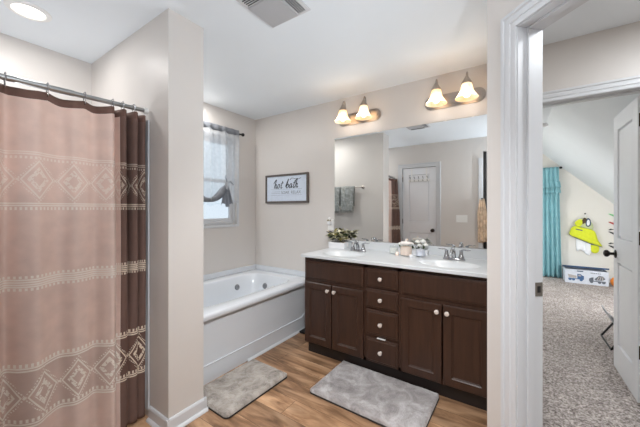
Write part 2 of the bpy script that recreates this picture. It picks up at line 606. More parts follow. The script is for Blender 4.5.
def shower_cloth(name, base, stitch, trans, offs=(.5, .5)):
    """woven cloth with stitched diamonds; UV: u metres along the cloth, v metres above the floor"""
    m, nt, p = base_mat(name)
    out = nt.nodes['Material Output']
    uvn = nt.nodes.new('ShaderNodeUVMap')
    sp = nt.nodes.new('ShaderNodeSeparateXYZ')
    nt.links.new(uvn.outputs[0], sp.inputs[0])
    u, v = N(nt, sp.outputs[0]), N(nt, sp.outputs[1])
    nz = node(nt, 'ShaderNodeTexNoise', Scale=90.0, Detail=2.0)
    nt.links.new(uvn.outputs[0], nz.inputs['Vector'])
    rnd = N(nt, nz.outputs[0])

    def line(v0, w): return (v - v0).abs().lt(w)
    def teeth(v0, h, per): return (v - v0).abs().lt(h) * (u / per).fract().lt(0.5)

    mask = None

    def addm(x, k=1.0):
        nonlocal mask
        x = x * k if k != 1.0 else x
        mask = x if mask is None else mask.max(x)

    def diamonds(vc, a, b, sp_, k, off):
        du = ((u / sp_ + off).fract() - 0.5).abs() * sp_
        d = du / a + (v - vc).abs() / b
        addm((d - 0.90).abs().lt(0.055), k)
        addm((d - 1.08).abs().lt(0.075) * ((u + v) / 0.016).fract().lt(0.5) * ((u - v) / 0.016).fract().lt(0.62), k)
        addm((d - 0.47).abs().lt(0.15) * rnd.gt(0.44), k)
        addm((v - vc).abs().lt(0.005) * d.gt(1.0), k)

    for v0 in (1.548, 1.538):
        addm(line(v0, 0.0028), 0.55)
    addm(teeth(1.522, 0.006, 0.016), 0.55)
    diamonds(1.422, 0.066, 0.096, 0.140, 0.58, offs[0])
    for v0 in (1.312, 1.302):
        addm(line(v0, 0.0032), 0.8)
    addm(teeth(1.288, 0.007, 0.016), 0.8)
    for v0 in (0.962, 0.951, 0.940, 0.930):
        addm(line(v0, 0.0035), 0.9)
    addm(teeth(0.974, 0.006, 0.018), 0.9)
    addm(teeth(0.918, 0.006, 0.018), 0.9)
    for v0 in (0.560, 0.548):
        addm(line(v0, 0.0036))
    addm(teeth(0.573, 0.008, 0.018))
    diamonds(0.430, 0.063, 0.100, 0.136, 1.0, offs[1])
    for v0 in (0.312, 0.300):
        addm(line(v0, 0.0036))
    addm(teeth(0.326, 0.008, 0.018))
    c = lin(base)
    wv = node(nt, 'ShaderNodeTexNoise', Scale=14.0, Detail=5.0)
    nt.links.new(uvn.outputs[0], wv.inputs['Vector'])
    cb = ramp(nt, wv.outputs[0], [(0.3, tuple(x * 0.94 for x in c)), (0.7, tuple(min(1, x * 1.06) for x in c))])
    band = (v - 0.43).abs().lt(0.125) * 0.16  # band ground darkened to carry the light falloff low on the cloth
    bd = node(nt, 'ShaderNodeMix', data_type='RGBA')
    nt.links.new(band.s, bd.inputs[0])
    nt.links.new(cb, bd.inputs[6])
    bd.inputs[7].default_value = (*lin((96, 66, 56)), 1)
    mx = node(nt, 'ShaderNodeMix', data_type='RGBA')
    nt.links.new(mask.s, mx.inputs[0])
    nt.links.new(bd.outputs[2], mx.inputs[6])
    mx.inputs[7].default_value = (*lin(stitch), 1)
    nt.links.new(mx.outputs[2], p.inputs['Base Color'])
    p.inputs['Roughness'].default_value = 0.75
    p.inputs['Specular IOR Level'].default_value = 0.2
    bp = node(nt, 'ShaderNodeBump', Strength=0.5, Distance=0.003)
    nt.links.new(mask.s, bp.inputs['Height'])
    nt.links.new(bp.outputs[0], p.inputs['Normal'])
    tr = nt.nodes.new('ShaderNodeBsdfTranslucent')
    nt.links.new(mx.outputs[2], tr.inputs[0])
    ms = node(nt, 'ShaderNodeMixShader', Fac=trans)
    nt.links.new(p.outputs[0], ms.inputs[1])
    nt.links.new(tr.outputs[0], ms.inputs[2])
    nt.links.new(ms.outputs[0], out.inputs[0])
    return m


MIRROR = mirror_mat()
GLASS = glass_mat('window_glass')
JARG = glass_mat('jar_glass', (0.975, 0.985, 0.985), 0.07)
FLOORM = wood_floor_mat()
CARPET = carpet_mat()
WOOD = dark_wood_mat()
RUGA = rug_mat('taupe_plush_pile', (126, 118, 110), (168, 160, 152), (194, 187, 180))
RUGB = rug_mat('grey_plush_pile', (128, 122, 120), (160, 154, 152), (194, 190, 190))
RUGEDGE = pmat('rug_dark_backing', (52, 46, 44), 0.9, var=0.1)
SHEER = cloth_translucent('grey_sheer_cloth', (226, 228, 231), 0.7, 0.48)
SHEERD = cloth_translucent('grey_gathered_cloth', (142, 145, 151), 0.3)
CLOTHH = pmat('dark_brown_header_cloth', (112, 84, 74), 0.85, var=0.08, scale=40)
def shade_mat():
    m, nt, p = base_mat('lit_alabaster_glass')
    out = nt.nodes['Material Output']
    nt.nodes.remove(p)
    tc = nt.nodes.new('ShaderNodeTexCoord')
    nz = node(nt, 'ShaderNodeTexNoise', Scale=14.0, Detail=4.0, Distortion=1.0)
    nt.links.new(tc.outputs['Object'], nz.inputs['Vector'])
    col = ramp(nt, nz.outputs[0], [(0.35, lin((255, 214, 160))), (0.65, lin((255, 240, 218)))])
    tl = nt.nodes.new('ShaderNodeBsdfTranslucent')
    tp = node(nt, 'ShaderNodeBsdfTransparent', Color=(1, .985, .96, 1))
    em = node(nt, 'ShaderNodeEmission', Strength=0.22)
    nt.links.new(col, em.inputs[0])
    nt.links.new(col, tl.inputs[0])
    mx = node(nt, 'ShaderNodeMixShader', Fac=0.45)
    nt.links.new(tl.outputs[0], mx.inputs[1])
    nt.links.new(tp.outputs[0], mx.inputs[2])
    ad = nt.nodes.new('ShaderNodeAddShader')
    nt.links.new(mx.outputs[0], ad.inputs[0])
    nt.links.new(em.outputs[0], ad.inputs[1])
    nt.links.new(ad.outputs[0], out.inputs[0])
    return m


SHADE = shade_mat()
BULB = emit_mat('lit_bulb', (255, 240, 215), 1.2)
LENS = emit_mat('lit_downlight_lens', (255, 248, 235), 1.0)

# ------------------------------------------------------------------ structure
ZC = 2.44
XL, YB, YF = -2.79, 2.64, -0.02       # tub side wall, vanity wall, wall behind the viewer
YH = 2.57                              # hall wall face
A = (-0.107, 1.546)                    # corner where the angled wall starts
R2 = math.sqrt(0.5)


def diag(t, n):
    return (A[0] + (t + n) * R2, A[1] + (-t + n) * R2)


MD = Matrix(((R2, R2, 0, A[0]), (-R2, R2, 0, A[1]), (0, 0, 1, 0), (0, 0, 0, 1)))

bm = new()
box(bm, XL - .12, 1.9, -1.5, YB + .12, -0.08, 0.0)
struct('floor', bm, FLOORM, 'brown wood plank floor of the bathroom', 'floor')

# carpet of hall and bedroom: begins under the angled doorway
bm = new()
pts = [diag(-.02, .065), diag(1.6, .065), (2.6, diag(1.6, .065)[1]), (2.6, 7.1), (-1.2, 7.1), (-1.2, 2.77), (-0.02, 2.77), (-0.02, 1.75)]
top = [bm.verts.new((x, y, 0.006)) for x, y in pts]
bot = [bm.verts.new((x, y, 0.0005)) for x, y in pts]
bm.faces.new(top)
bm.faces.new(bot[::-1])
for k in range(len(pts)):
    bm.faces.new((top[k], bot[k], bot[(k + 1) % len(pts)], top[(k + 1) % len(pts)]))
bmesh.ops.triangulate(bm, faces=[f for f in bm.faces if len(f.verts) > 4])
struct('floor_carpet', bm, CARPET, 'grey flecked carpet of the hall and bedroom', 'carpet')
bm = new()
box(bm, -1.3, 2.7, YB + .12, 7.2, -0.08, 0.0)
struct('floor_bedroom', bm, FLOORM, 'subfloor under the bedroom carpet', 'floor')

bm = new()
box(bm, XL - .12, 2.7, -1.5, YH + .12, ZC, ZC + .1)
struct('ceiling', bm, CEIL, 'flat white ceiling over bathroom and hall', 'ceiling')
bm = new()
box(bm, -1.3, .35, YH + .121, 7.2, ZC, ZC + .1)
struct('ceiling_bedroom', bm, CEIL, 'flat white ceiling of the bedroom', 'ceiling')
bm = new()
# sloped ceiling, 45 degrees down to the knee wall
sl = [(.345, ZC), (.345, ZC + .1), (.40, ZC + .1), (2.3, .56), (2.3, .46)]
poly_prism(bm, [(.35, ZC), (2.2, ZC - 1.85), (2.2, ZC - 1.73), (.35, ZC + .12)], 7.2 - (YH + .121), T(0, YH + .121, 0))
struct('ceiling_slope', bm, CEIL, 'white sloping bedroom ceiling seen through the doorway', 'ceiling')
bm = new()
box(bm, 2.12, 2.2, YH + .13, 7.0, 0, .66)
struct('wall_knee', bm, WALLB, 'low greige knee wall under the sloped ceiling', 'wall')

# tub-side wall with window hole
WY0, WY1, WZ0, WZ1 = 1.43, 2.335, 1.105, 2.12
bm = new()
box(bm, XL - .12, XL, -.14, WY0, 0, ZC)
box(bm, XL - .12, XL, WY1, YB + .12, 0, ZC)
box(bm, XL - .12, XL, WY0, WY1, 0, WZ0)
box(bm, XL - .12, XL, WY0, WY1, WZ1, ZC)
struct('wall_left', bm, WALL, 'greige wall with the window over the tub', 'wall')
bm = new()
box(bm, XL, -.107 + .1, YB, YB + .12, 0, ZC)
struct('wall_back', bm, WALL, 'greige wall behind the vanity and mirror', 'wall')
bm = new()
box(bm, XL, -1.649, .889, 1.114, 0, ZC)
struct('wall_wing', bm, WALL, 'greige wing wall between shower and tub', 'wall')
bm = new()
# side wall at the vanity end + the angled wall with its doorway, one continuous wall
TO0, TO1, HO = .166, .930, 2.03
box(bm, -.107, -.007, 1.546, YB, 0, ZC)
box(bm, 0, TO0 - .02, 0, .12, 0, ZC, M=MD)
box(bm, TO1 + .02, 1.55, 0, .12, 0, ZC, M=MD)
box(bm, TO0 - .02, TO1 + .02, 0, .12, HO + .02, ZC, M=MD)
struct('wall_right', bm, WALL, 'greige angled wall with the cased doorway', 'wall')
bm = new()
box(bm, .985, 1.1, -1.5, .46, 0, ZC)
struct('wall_right_end', bm, WALL, 'greige wall closing the bathroom side', 'wall')
# wall behind the viewer: toilet-room door at X -1.72..-1.14, open closet passage at X -.396...45
bm = new()
box(bm, XL, -1.745, -.14, YF, 0, ZC)
box(bm, -1.745, -1.115, -.14, YF, 2.05, ZC)
box(bm, -1.115, -.422, -.14, YF, 0, ZC)
box(bm, -.422, .5, -.14, YF, 2.21, ZC)
box(bm, .5, .985, -.14, YF, 0, ZC)
struct('wall_front', bm, WALL, 'greige wall opposite the vanity, seen in the mirror', 'wall')
bm = new()
box(bm, -1.9, -1.0, -.24, -.145, 0, ZC)
box(bm, -1.0, -.9, -1.5, -.145, 0, ZC)
box(bm, -.9, .985, -1.5, -1.4, 0, ZC)
struct('wall_closet', bm, WALL, 'greige walls of the closet behind the viewer', 'wall')

# hall walls, bedroom walls
BX0, BX1 = .04, .70
bm = new()
box(bm, -.006, BX0 - .02, YH, YH + .12, 0, ZC)
box(bm, BX1 + .02, 1.9, YH, YH + .12, 0, ZC)
box(bm, BX0 - .02, BX1 + .02, YH, YH + .12, 2.05, ZC)
struct('wall_hall', bm, WALL, 'greige hall wall around the bedroom doorway', 'wall')
bm = new()
box(bm, 1.8, 1.9, .0, YH, 0, ZC)
box(bm, 1.1, 1.8, .0, .1, 0, ZC)
struct('wall_hall_end', bm, WALL, 'greige end wall of the hall', 'wall')
VX0, VX1, VZ0, VZ1 = -.60, .44, .55, 1.98
bm = new()
box(bm, -1.3, VX0, 7.0, 7.12, 0, ZC)
box(bm, VX1, 2.3, 7.0, 7.12, 0, ZC)
box(bm, VX0, VX1, 7.0, 7.12, 0, VZ0)
box(bm, VX0, VX1, 7.0, 7.12, VZ1, ZC)
struct('wall_bedroom', bm, WALLB, 'pale gable wall of the bedroom with the teal curtain', 'wall')
bm = new()
box(bm, -1.3, -1.18, YB + .12, 7.0, 0, ZC)
struct('wall_bedroom_side', bm, WALLB, 'pale side wall of the bedroom', 'wall')


def window(name, label, M, w, h, sill=True):
    """window in local frame: x along wall 0..w, z 0..h, y=0 room face, +y outdoors"""
    root = thing(name, label, 'window', kind='structure')
    b = new()
    f = .035
    box(b, 0, f, .03, .10, 0, h, .004, M)
    box(b, w - f, w, .03, .10, 0, h, .004, M)
    box(b, f, w - f, .03, .10, 0, f, .004, M)
    box(b, f, w - f, .03, .10, h - f, h, .004, M)
    obj('window_frame', b, TRIM, root)
    for k, (z0, z1, y0) in enumerate(((f, h / 2 + .02, .045), (h / 2 - .02, h - f, .07))):
        b = new()
        s = .038
        box(b, f, f + s, y0, y0 + .025, z0, z1, .003, M)
        box(b, w - f - s, w - f, y0, y0 + .025, z0, z1, .003, M)
        box(b, f + s, w - f - s, y0, y0 + .025, z0, z0 + s, .003, M)
        box(b, f + s, w - f - s, y0, y0 + .025, z1 - s, z1, .003, M)
        so = obj('sash', b, TRIM, root)
        b = new()
        box(b, f + s, w - f - s, y0 + .010, y0 + .014, z0 + s, z1 - s, 0, M)
        obj('pane', b, GLASS, so)
    b = new()
    c = .03
    box(b, -c, 0.0, -.012, 0.0, -c, h + c, .003, M)
    box(b, w, w + c, -.012, 0.0, -c, h + c, .003, M)
    box(b, 0, w, -.012, 0.0, h, h + c, .003, M)
    box(b, 0, w, -.018, 0.03, -c, 0, .003, M)
    obj('window_casing', b, TRIM, root)
    return root


# local x -> world -Y ; local y -> world -X
MW = Matrix(((0, -1, 0, XL), (-1, 0, 0, WY1), (0, 0, 1, WZ0), (0, 0, 0, 1)))
window('window_1', 'white window over the bathtub behind the grey curtain', MW, WY1 - WY0, WZ1 - WZ0)
MW2 = Matrix(((1, 0, 0, VX0), (0, 1, 0, 7.0), (0, 0, 1, VZ0), (0, 0, 0, 1)))
window('window_2', 'bedroom window behind the teal curtain', MW2, VX1 - VX0, VZ1 - VZ0)

# ---- cased opening of the angled wall
root = thing('trim_1', 'white door casing and jamb of the angled bathroom doorway', 'door frame', kind='structure')


def casing(b, t0, t1, h, side=-1, M=None, w=.07):
    """stepped casing round an opening t0..t1 up to h; side -1: sits at n<0"""
    k = w / .067
    prof = [(0, 0), (0, .009), (.003, .011), (.012, .012), (.014, .009), (.022, .010), (.025, .015), (.043, .016), (.046, .013), (.050, .014), (.053, .020), (.063, .021), (.067, .017), (.067, 0)]
    rows = []
    for a_, n_ in prof:
        a_ *= k
        n_ = n_ * side
        row = [b.verts.new((x, n_, z)) for x, z in ((t0 - a_, 0), (t0 - a_, h + a_), (t1 + a_, h + a_), (t1 + a_, 0))]
        if M is not None:
            for v in row:
                v.co = M @ v.co
        rows.append(row)
    for i in range(len(rows)):
        r0, r1 = rows[i], rows[(i + 1) % len(rows)]
        for j in range(3):
            b.faces.new((r0[j], r0[j + 1], r1[j + 1], r1[j]))
    b.faces.new([r[0] for r in rows])
    b.faces.new([r[3] for r in rows][::-1])


b = new()
casing(b, TO0 - .003, TO1 + .003, HO + .003, -1, MD, .067)
obj('casing', b, TRIM, root)
b = new()
box(b, TO0 - .02, TO0, -.001, .121, 0, HO, .001, MD)
box(b, TO1, TO1 + .02, -.001, .121, 0, HO, .001, MD)
box(b, TO0 - .02, TO1 + .02, -.001, .121, HO, HO + .02, .001, MD)
obj('jamb', b, TRIM, root)
b = new()
box(b, TO0 + .0002, TO0 + .011, .040, .072, 0, HO - .0002, .0015, MD)
box(b, TO1 - .011, TO1 - .0002, .040, .072, 0, HO - .0002, .0015, MD)
box(b, TO0 + .011, TO1 - .011, .040, .072, HO - .011, HO - .0002, .0015, MD)
obj('door_stop', b, TRIM, root)
b = new()
box(b, TO0 + .0002, TO0 + .002, .080, .1185, .925, .982, .0008, MD)
obj('strike_plate', b, STEELD, root)
b = new()
box(b, TO0 + .002, TO0 + .0026, .092, .108, .940, .967, 0, MD)
obj('latch_hole', b, BLACK, bpy.data.objects['strike_plate'])

# ---- bedroom doorway frame (hall side)
root = thing('trim_2', 'white casing around the bedroom doorway across the hall', 'door frame', kind='structure')
MH = Matrix.Translation((0, YH, 0))
b = new()
casing(b, BX0 - .004, BX1 + .004, 2.034, -1, MH)
obj('casing', b, TRIM, root)
b = new()
box(b, BX0 - .02, BX0, YH - .001, YH + .121, 0, 2.03, .001)
box(b, BX1, BX1 + .02, YH - .001, YH + .121, 0, 2.03, .001)
box(b, BX0 - .02, BX1 + .02, YH - .001, YH + .121, 2.03, 2.05, .001)
obj('jamb', b, TRIM, root)
b = new()
box(b, BX0 + .0002, BX0 + .011, YH + .04, YH + .07, 0, 2.0298, .0015)
box(b, BX1 - .011, BX1 - .0002, YH + .04, YH + .07, 0, 2.0298, .0015)
box(b, BX0 + .011, BX1 - .011, YH + .04, YH + .07, 2.019, 2.0298, .0015)
obj('door_stop', b, TRIM, root)


# ---- panel door leaf: local x 0..w, z 0..h, y 0 (front, looks to -y) .. t
def panel_leaf(b, w, h, t, panels, sw, M):
    zs = sorted(z for p in panels for z in p)
    box(b, 0, sw, 0, t, 0, h, .0015, M)
    box(b, w - sw, w, 0, t, 0, h, .0015, M)
    prev = 0
    for z0, z1 in panels:
        box(b, sw, w - sw, 0, t, prev, z0, 0, M)
        prev = z1
    box(b, sw, w - sw, 0, t, prev, h, 0, M)
    for z0, z1 in panels:
        x0, x1 = sw, w - sw
        for sgn, y0 in ((1, 0.0), (-1, t)):
            rings = [(x0, x1, z0, z1, y0), (x0 + .003, x1 - .003, z0 + .003, z1 - .003, y0 + sgn * .0165),
                     (x0 + .017, x1 - .017, z0 + .017, z1 - .017, y0 + sgn * .0165),
                     (x0 + .020, x1 - .020, z0 + .020, z1 - .020, y0 + sgn * .006),
                     (x0 + .045, x1 - .045, z0 + .045, z1 - .045, y0 + sgn * .003)]
            loft_rect(b, rings, M, cap0=False)


def door_knob(parent, M):
    """axis local -y"""
    b = new()
    R = M @ Matrix.Rotation(PI / 2, 4, 'X')
    lathe(b, [(.001, 0), (.032, 0), (.033, .004), (.028, .008), (.012, .011), (.011, .032), (.016, .036), (.027, .046), (.0285, .056), (.025, .066), (.012, .072), (.001, .073)], 24, R)
    return obj('door_knob', b, BRONZE, parent)


# bedroom door: hinged near the hall, opened into the bedroom along +Y; visible face looks to -X
root = thing('door_1', 'open white two-panel bedroom door with dark knob', 'door', kind='structure')
# local x -> world +Y, local y -> world +X
ML = Matrix(((0, 1, 0, .669), (1, 0, 0, 2.745), (0, 0, 1, .012), (0, 0, 0, 1)))
b = new()
panel_leaf(b, .555, 2.015, .035, [(.20, .855), (1.045, 1.895)], .105, ML)
obj('door_leaf', b, DOORW, root)
door_knob(root, ML @ T(.495, 0, .915))
for z in (.33, 1.08, 1.86):
    b = new()
    box(b, -.0025, -.0002, .006, .036, z - .044, z + .044, .0006, ML)
    tube(b, [ML @ Vector((-.008, .042, z - .045)), ML @ Vector((-.008, .042, z + .045))], .007, 10)
    obj('hinge', b, BRONZE, root)

# toilet-room door seen in the mirror: faces +Y
root = thing('door_2', 'closed white two-panel door with hook rail, seen in the mirror', 'door', kind='structure')
MWC = Matrix(((-1, 0, 0, -1.14), (0, -1, 0, YF - .02), (0, 0, 1, .01), (0, 0, 0, 1)))
b = new()
panel_leaf(b, .58, 2.015, .035, [(.20, .855), (1.045, 1.895)], .11, MWC)
obj('door_leaf', b, DOORW, root)
door_knob(root, MWC @ T(.055, 0, .90))
for z in (.25, 1.05, 1.82):
    b = new()
    tube(b, [MWC @ Vector((.588, -.004, z - .045)), MWC @ Vector((.588, -.004, z + .045))], .007, 10)
    obj('hinge', b, BRONZE, root)
root = thing('trim_3', 'white casing around the door seen in the mirror', 'door frame', kind='structure')
b = new()
MF = Matrix(((-1, 0, 0, 0), (0, -1, 0, YF), (0, 0, 1, 0), (0, 0, 0, 1)))
casing(b, 1.128, 1.732, 2.034, -1, MF)
obj('casing', b, TRIM, root)
b = new()
box(b, -1.1385, -1.116, -.139, YF + .001, 0, 2.03, .001)
box(b, -1.744, -1.7295, -.139, YF + .001, 0, 2.03, .001)
box(b, -1.744, -1.116, -.139, YF + .001, 2.03, 2.049, .001)
obj('jamb', b, TRIM, root)

# white trim board and black door at the closet passage (mirror's edge)
bm = new()
box(bm, -.488, -.425, YF, YF + .016, 0, 2.105, .003)
box(bm, -.484, -.429, YF + .016, YF + .020, 0, 2.101, .002)
struct('trim_4', bm, TRIM, 'white trim board beside the black door in the mirror', 'trim')
root = thing('door_3', 'tall black door opened into the closet, at the mirror edge', 'door', kind='structure')
b = new()
box(b, -.416, -.378, -.80, -.03, .01, 2.20, .002)
obj('door_leaf', b, BLACK, root)
door_knob(root, T(-.378, -.73, .95, rz=PI / 2))

# baseboards


def base_profile(b, p0, p1, n, h=.082, th=.014):
    """baseboard between two plan points, n the outward normal"""
    p0, p1, n = Vector((*p0, 0)), Vector((*p1, 0)), Vector((*n, 0))
    d = (p1 - p0)
    L = d.length
    d.normalize()
    M = Matrix(((d.x, n.x, 0, p0.x), (d.y, n.y, 0, p0.y), (0, 0, 1, 0), (0, 0, 0, 1)))
    box(b, 0, L, 0.0005, th, 0.0005, h - .012, 0, M)
    pr = [(0.0005, h - .012), (th, h - .012), (th - .003, h - .004), (th - .007, h), (0.0005, h)]
    vs0 = [b.verts.new(M @ Vector((0, y, z))) for y, z in pr]
    vs1 = [b.verts.new(M @ Vector((L, y, z))) for y, z in pr]
    b.faces.new(vs0)
    b.faces.new(vs1[::-1])
    for k in range(5):
        b.faces.new((vs0[k], vs1[k], vs1[(k + 1) % 5], vs0[(k + 1) % 5]))
    pr = [(th, .0005), (th + .016, .0005), (th + .015, .007), (th + .010, .014), (th, .018)]
    vs0 = [b.verts.new(M @ Vector((0, y, z))) for y, z in pr]
    vs1 = [b.verts.new(M @ Vector((L, y, z))) for y, z in pr]
    b.faces.new(vs0)
    b.faces.new(vs1[::-1])
    for k in range(5):
        b.faces.new((vs0[k], vs1[k], vs1[(k + 1) % 5], vs0[(k + 1) % 5]))


bm = new()
base_profile(bm, (-1.649 + .015, .889), (-1.850, .889), (0, -1))
base_profile(bm, (-1.649, 1.114 + .015), (-1.649, .889 - .015), (1, 0))
base_profile(bm, (-1.84, 1.114), (-1.649 + .015, 1.114), (0, 1))
struct('baseboard_wing', bm, TRIM, 'white baseboard wrapping the wing wall end', 'baseboard')
bm = new()
base_profile(bm, (-1.56, YB), (-1.86, YB), (0, -1))
struct('baseboard_back', bm, TRIM, 'white baseboard between tub and vanity', 'baseboard')
bm = new()
base_profile(bm, (-1.05, YF), (-.49, YF), (0, 1))
struct('baseboard_front', bm, TRIM, 'white baseboard under the light switch', 'baseboard')
bm = new()
base_profile(bm, (2.1, 7.0), (-1.17, 7.0), (0, -1), .09)
struct('baseboard_bedroom', bm, TRIM, 'white baseboard along the bedroom gable wall', 'baseboard')

# ------------------------------------------------------------------ bathtub
tub = thing('bathtub', 'white alcove jetted bathtub with apron in the corner', 'bathtub', (-2.32, 1.877, 0))
TI = Matrix.Translation((2.32, -1.877, 0))
tx0, tx1, ty0, ty1 = XL + .003, -1.850, 1.114 + .003, YB - .003
cx, cyy = (tx0 + tx1) / 2, (ty0 + ty1) / 2
ha, hb = (tx1 - tx0) / 2, (ty1 - ty0) / 2


def sring(b, ax, bx, ox, n, z, seg=112):
    vs = []
    for k in range(seg):
        th = 2 * PI * (k + .5) / seg
        c_, s_ = math.cos(th), math.sin(th)
        # superellipse sampled by scaled angle
        x = math.copysign(abs(c_) ** (2 / n), c_) * ax + cx + ox
        y = math.copysign(abs(s_) ** (2 / n), s_) * bx + cyy
        vs.append(b.verts.new((x, y, z)))
    return vs


def skin(b, rings, close_last=True):
    for r0, r1 in zip(rings, rings[1:]):
        n = len(r0)
        for k in range(n):
            b.faces.new((r0[k], r0[(k + 1) % n], r1[(k + 1) % n], r1[k]))
    if close_last:
        b.faces.new(rings[-1])


b = new()
basin = [(.325, .585, 7, .516), (.317, .577, 7, .511), (.311, .571, 6.5, .500), (.295, .545, 6, .41), (.275, .515, 5.5, .31), (.25, .47, 5, .19), (.225, .43, 4.5, .135), (.18, .37, 4, .115), (.08, .2, 3, .108)]
rings = [sring(b, ha - .012, hb, 0, 60, .470), sring(b, ha - .003, hb, 0, 60, .474), sring(b, ha, hb, 0, 60, .485), sring(b, ha, hb, 0, 60, .500), sring(b, ha - .006, hb - .004, 0, 50, .513), sring(b, ha - .022, hb - .02, 0, 40, .519), sring(b, .332, .592, 0, 8, .519)]
rings += [sring(b, a_, b_, 0, n_, z_) for a_, b_, n_, z_ in basin]
skin(b, rings)
bmesh.ops.transform(b, matrix=TI, verts=b.verts[:])
obj('basin', b, ACRYL, tub, 50)
b = new()
# outer shell under the rim
box(b, tx0, -1.884, ty0, ty1, 0.0, .10)
box(b, tx0, tx0 + .02, ty0, ty1, .10, .469)
box(b, tx0 + .02, -1.91, ty0, ty0 + .02, .10, .469)
box(b, tx0 + .02, -1.91, ty1 - .02, ty1, .10, .469)
box(b, -1.91, -1.884, ty0, ty1, .10, .469, .003)
bmesh.ops.transform(b, matrix=TI, verts=b.verts[:])
ap = obj('apron', b, ACRYL, tub)
b = new()
# raised lower band of the apron and its ridge that turns up at the end
box(b, -1.8838, -1.876, ty0, ty1, 0.0, .128, .002)
box(b, -1.8838, -1.876, 2.545, ty1, .128, .468, .002)
path = [(-1.878, y, .133) for y in (ty0, 1.5, 2.0, 2.40)] + [(-1.878, 2.40 + .14 * math.sin(a_), .133 + .14 * (1 - math.cos(a_))) for a_ in (.3, .6, .9, 1.2, PI / 2)] + [(-1.878, 2.54, .465)]
tube(b, path, .006, 8)
bmesh.ops.transform(b, matrix=TI, verts=b.verts[:])
obj('apron_ridge', b, ACRYL, ap)
b = new()
box(b, tx0, tx0 + .012, ty0, ty1, .516, .574, .004)
box(b, tx0 + .012, tx1 - .01, ty1 - .012, ty1, .516, .574, .004)
box(b, tx0 + .012, tx1 - .01, ty0, ty0 + .012, .516, .574, .004)
bmesh.ops.transform(b, matrix=TI, verts=b.verts[:])
obj('tile_flange', b, ACRYL, tub)


def jet(M):
    b = new()
    lathe(b, [(.001, .004), (.013, .005), (.014, .009), (.022, .010), (.030, .008), (.033, .002), (.033, -.006), (.001, -.006)], 24, TI @ M)
    return obj('jet', b, GREYJET, tub)


ab, bb = .2905, .538          # basin half sizes near z = .385
jet(T(cx - ab - .001, 2.190, .400, ry=PI / 2 - .18))
jet(T(-2.400, cyy + bb + .001, .396, rx=PI / 2 - .18))
jet(T(cx - ab - .001, 1.60, .400, ry=PI / 2 - .18))
b = new()
lathe(b, [(.001, .0), (.03, .0), (.032, .004), (.024, .008), (.001, .008)], 20, TI @ T(cx, cyy, .109))
obj('drain', b, CHROME, tub)
b = new()
base_profile(b, (-1.876, 2.53), (-1.876, 1.68), (1, 0), .02, .004)
o = struct('trim_5', b, TRIM, 'white quarter-round strip at the foot of the tub', 'trim')

# ------------------------------------------------------------------ shower
st = thing('shower_stall', 'white shower stall with pan behind the rose-brown curtain', 'shower', (-2.4, .45, 0))
MI = Matrix.Translation((2.4, -.45, 0))
b = new()
box(b, XL + .004, -1.975, YF + .004, .885, 0.001, .05, .005, MI)
box(b, -2.045, -1.975, YF + .004, .885, .05, .10, .012, MI)
obj('shower_pan', b, ACRYL, st)
for nm, a in (('wall_panel', (XL + .003, XL + .012, YF + .004, .885, .051, 1.83)), ('wall_panel', (XL + .013, -1.858, .877, .886, .051, 1.83)), ('wall_panel', (XL + .013, -1.858, YF + .003, YF + .012, .051, 1.83))):
    b = new()
    box(b, *a, .003, MI)
    obj(nm, b, ACRYL, st)

# curtain path (Y, X), seen from +X
raw = [(.004, -1.92), (.012, -1.85), (.024, -1.91), (.042, -1.84), (.062, -1.915), (.082, -1.845), (.105, -1.90), (.13, -1.858), (.165, -1.885), (.21, -1.852), (.255, -1.866), (.285, -1.892), (.325, -1.866), (.375, -1.852), (.42, -1.868), (.47, -1.880), (.52, -1.864),
       (.57, -1.868), (.61, -1.876), (.645, -1.854), (.675, -1.842), (.700, -1.862), (.712, -1.905), (.722, -1.885), (.735, -1.850), (.750, -1.842), (.762, -1.865), (.768, -1.925), (.776, -1.93), (.782, -1.89), (.793, -1.852),
       (.808, -1.838), (.820, -1.86), (.826, -1.92), (.832, -1.89), (.846, -1.852), (.860, -1.85), (.868, -1.88), (.871, -1.93)]


def catmull(P, k=6):
    out = []
    for i in range(len(P) - 1):
        p0, p1, p2, p3 = (Vector(P[max(0, min(len(P) - 1, j))]) for j in (i - 1, i, i + 1, i + 2))
        for s in range(k):
            t = s / k
            out.append(.5 * ((2 * p1) + (p2 - p0) * t + (2 * p0 - 5 * p1 + 4 * p2 - p3) * t * t + (3 * p1 - p0 - 3 * p2 + p3) * t ** 3))
    out.append(Vector(P[-1]))
    return out


path = catmull(raw, 5)
acc = [0.0]
for p, q in zip(path, path[1:]):
    acc.append(acc[-1] + (q - p).length)
np_ = len(path) - 1


def u_at(y):
    return acc[min(range(np_ + 1), key=lambda i: abs(path[i].x - y))]


OFFS = (.5 - u_at(.38) / .140, .5 - u_at(.405) / .136)
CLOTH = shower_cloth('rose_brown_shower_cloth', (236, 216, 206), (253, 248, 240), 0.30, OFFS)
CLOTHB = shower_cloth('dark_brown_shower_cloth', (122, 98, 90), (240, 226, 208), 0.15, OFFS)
RINGS_Y = [.03, .155, .28, .42, .565, .692, .742, .80]
RODZ, RODX = 1.885, -1.868


def rod_z(y):
    return RODZ - .028 * (.87 - y)


def top_z(y):
    # cloth hangs from the rings and dips between them
    best = 1.0
    for r0, r1 in zip([-.1] + RINGS_Y, RINGS_Y + [.9]):
        if r0 <= y <= r1:
            t = (y - r0) / (r1 - r0)
            return rod_z(y) - .024 - .014 * min(1, (r1 - r0) / .14) * math.sin(PI * t)
    return rod_z(y) - .024


NV = 90


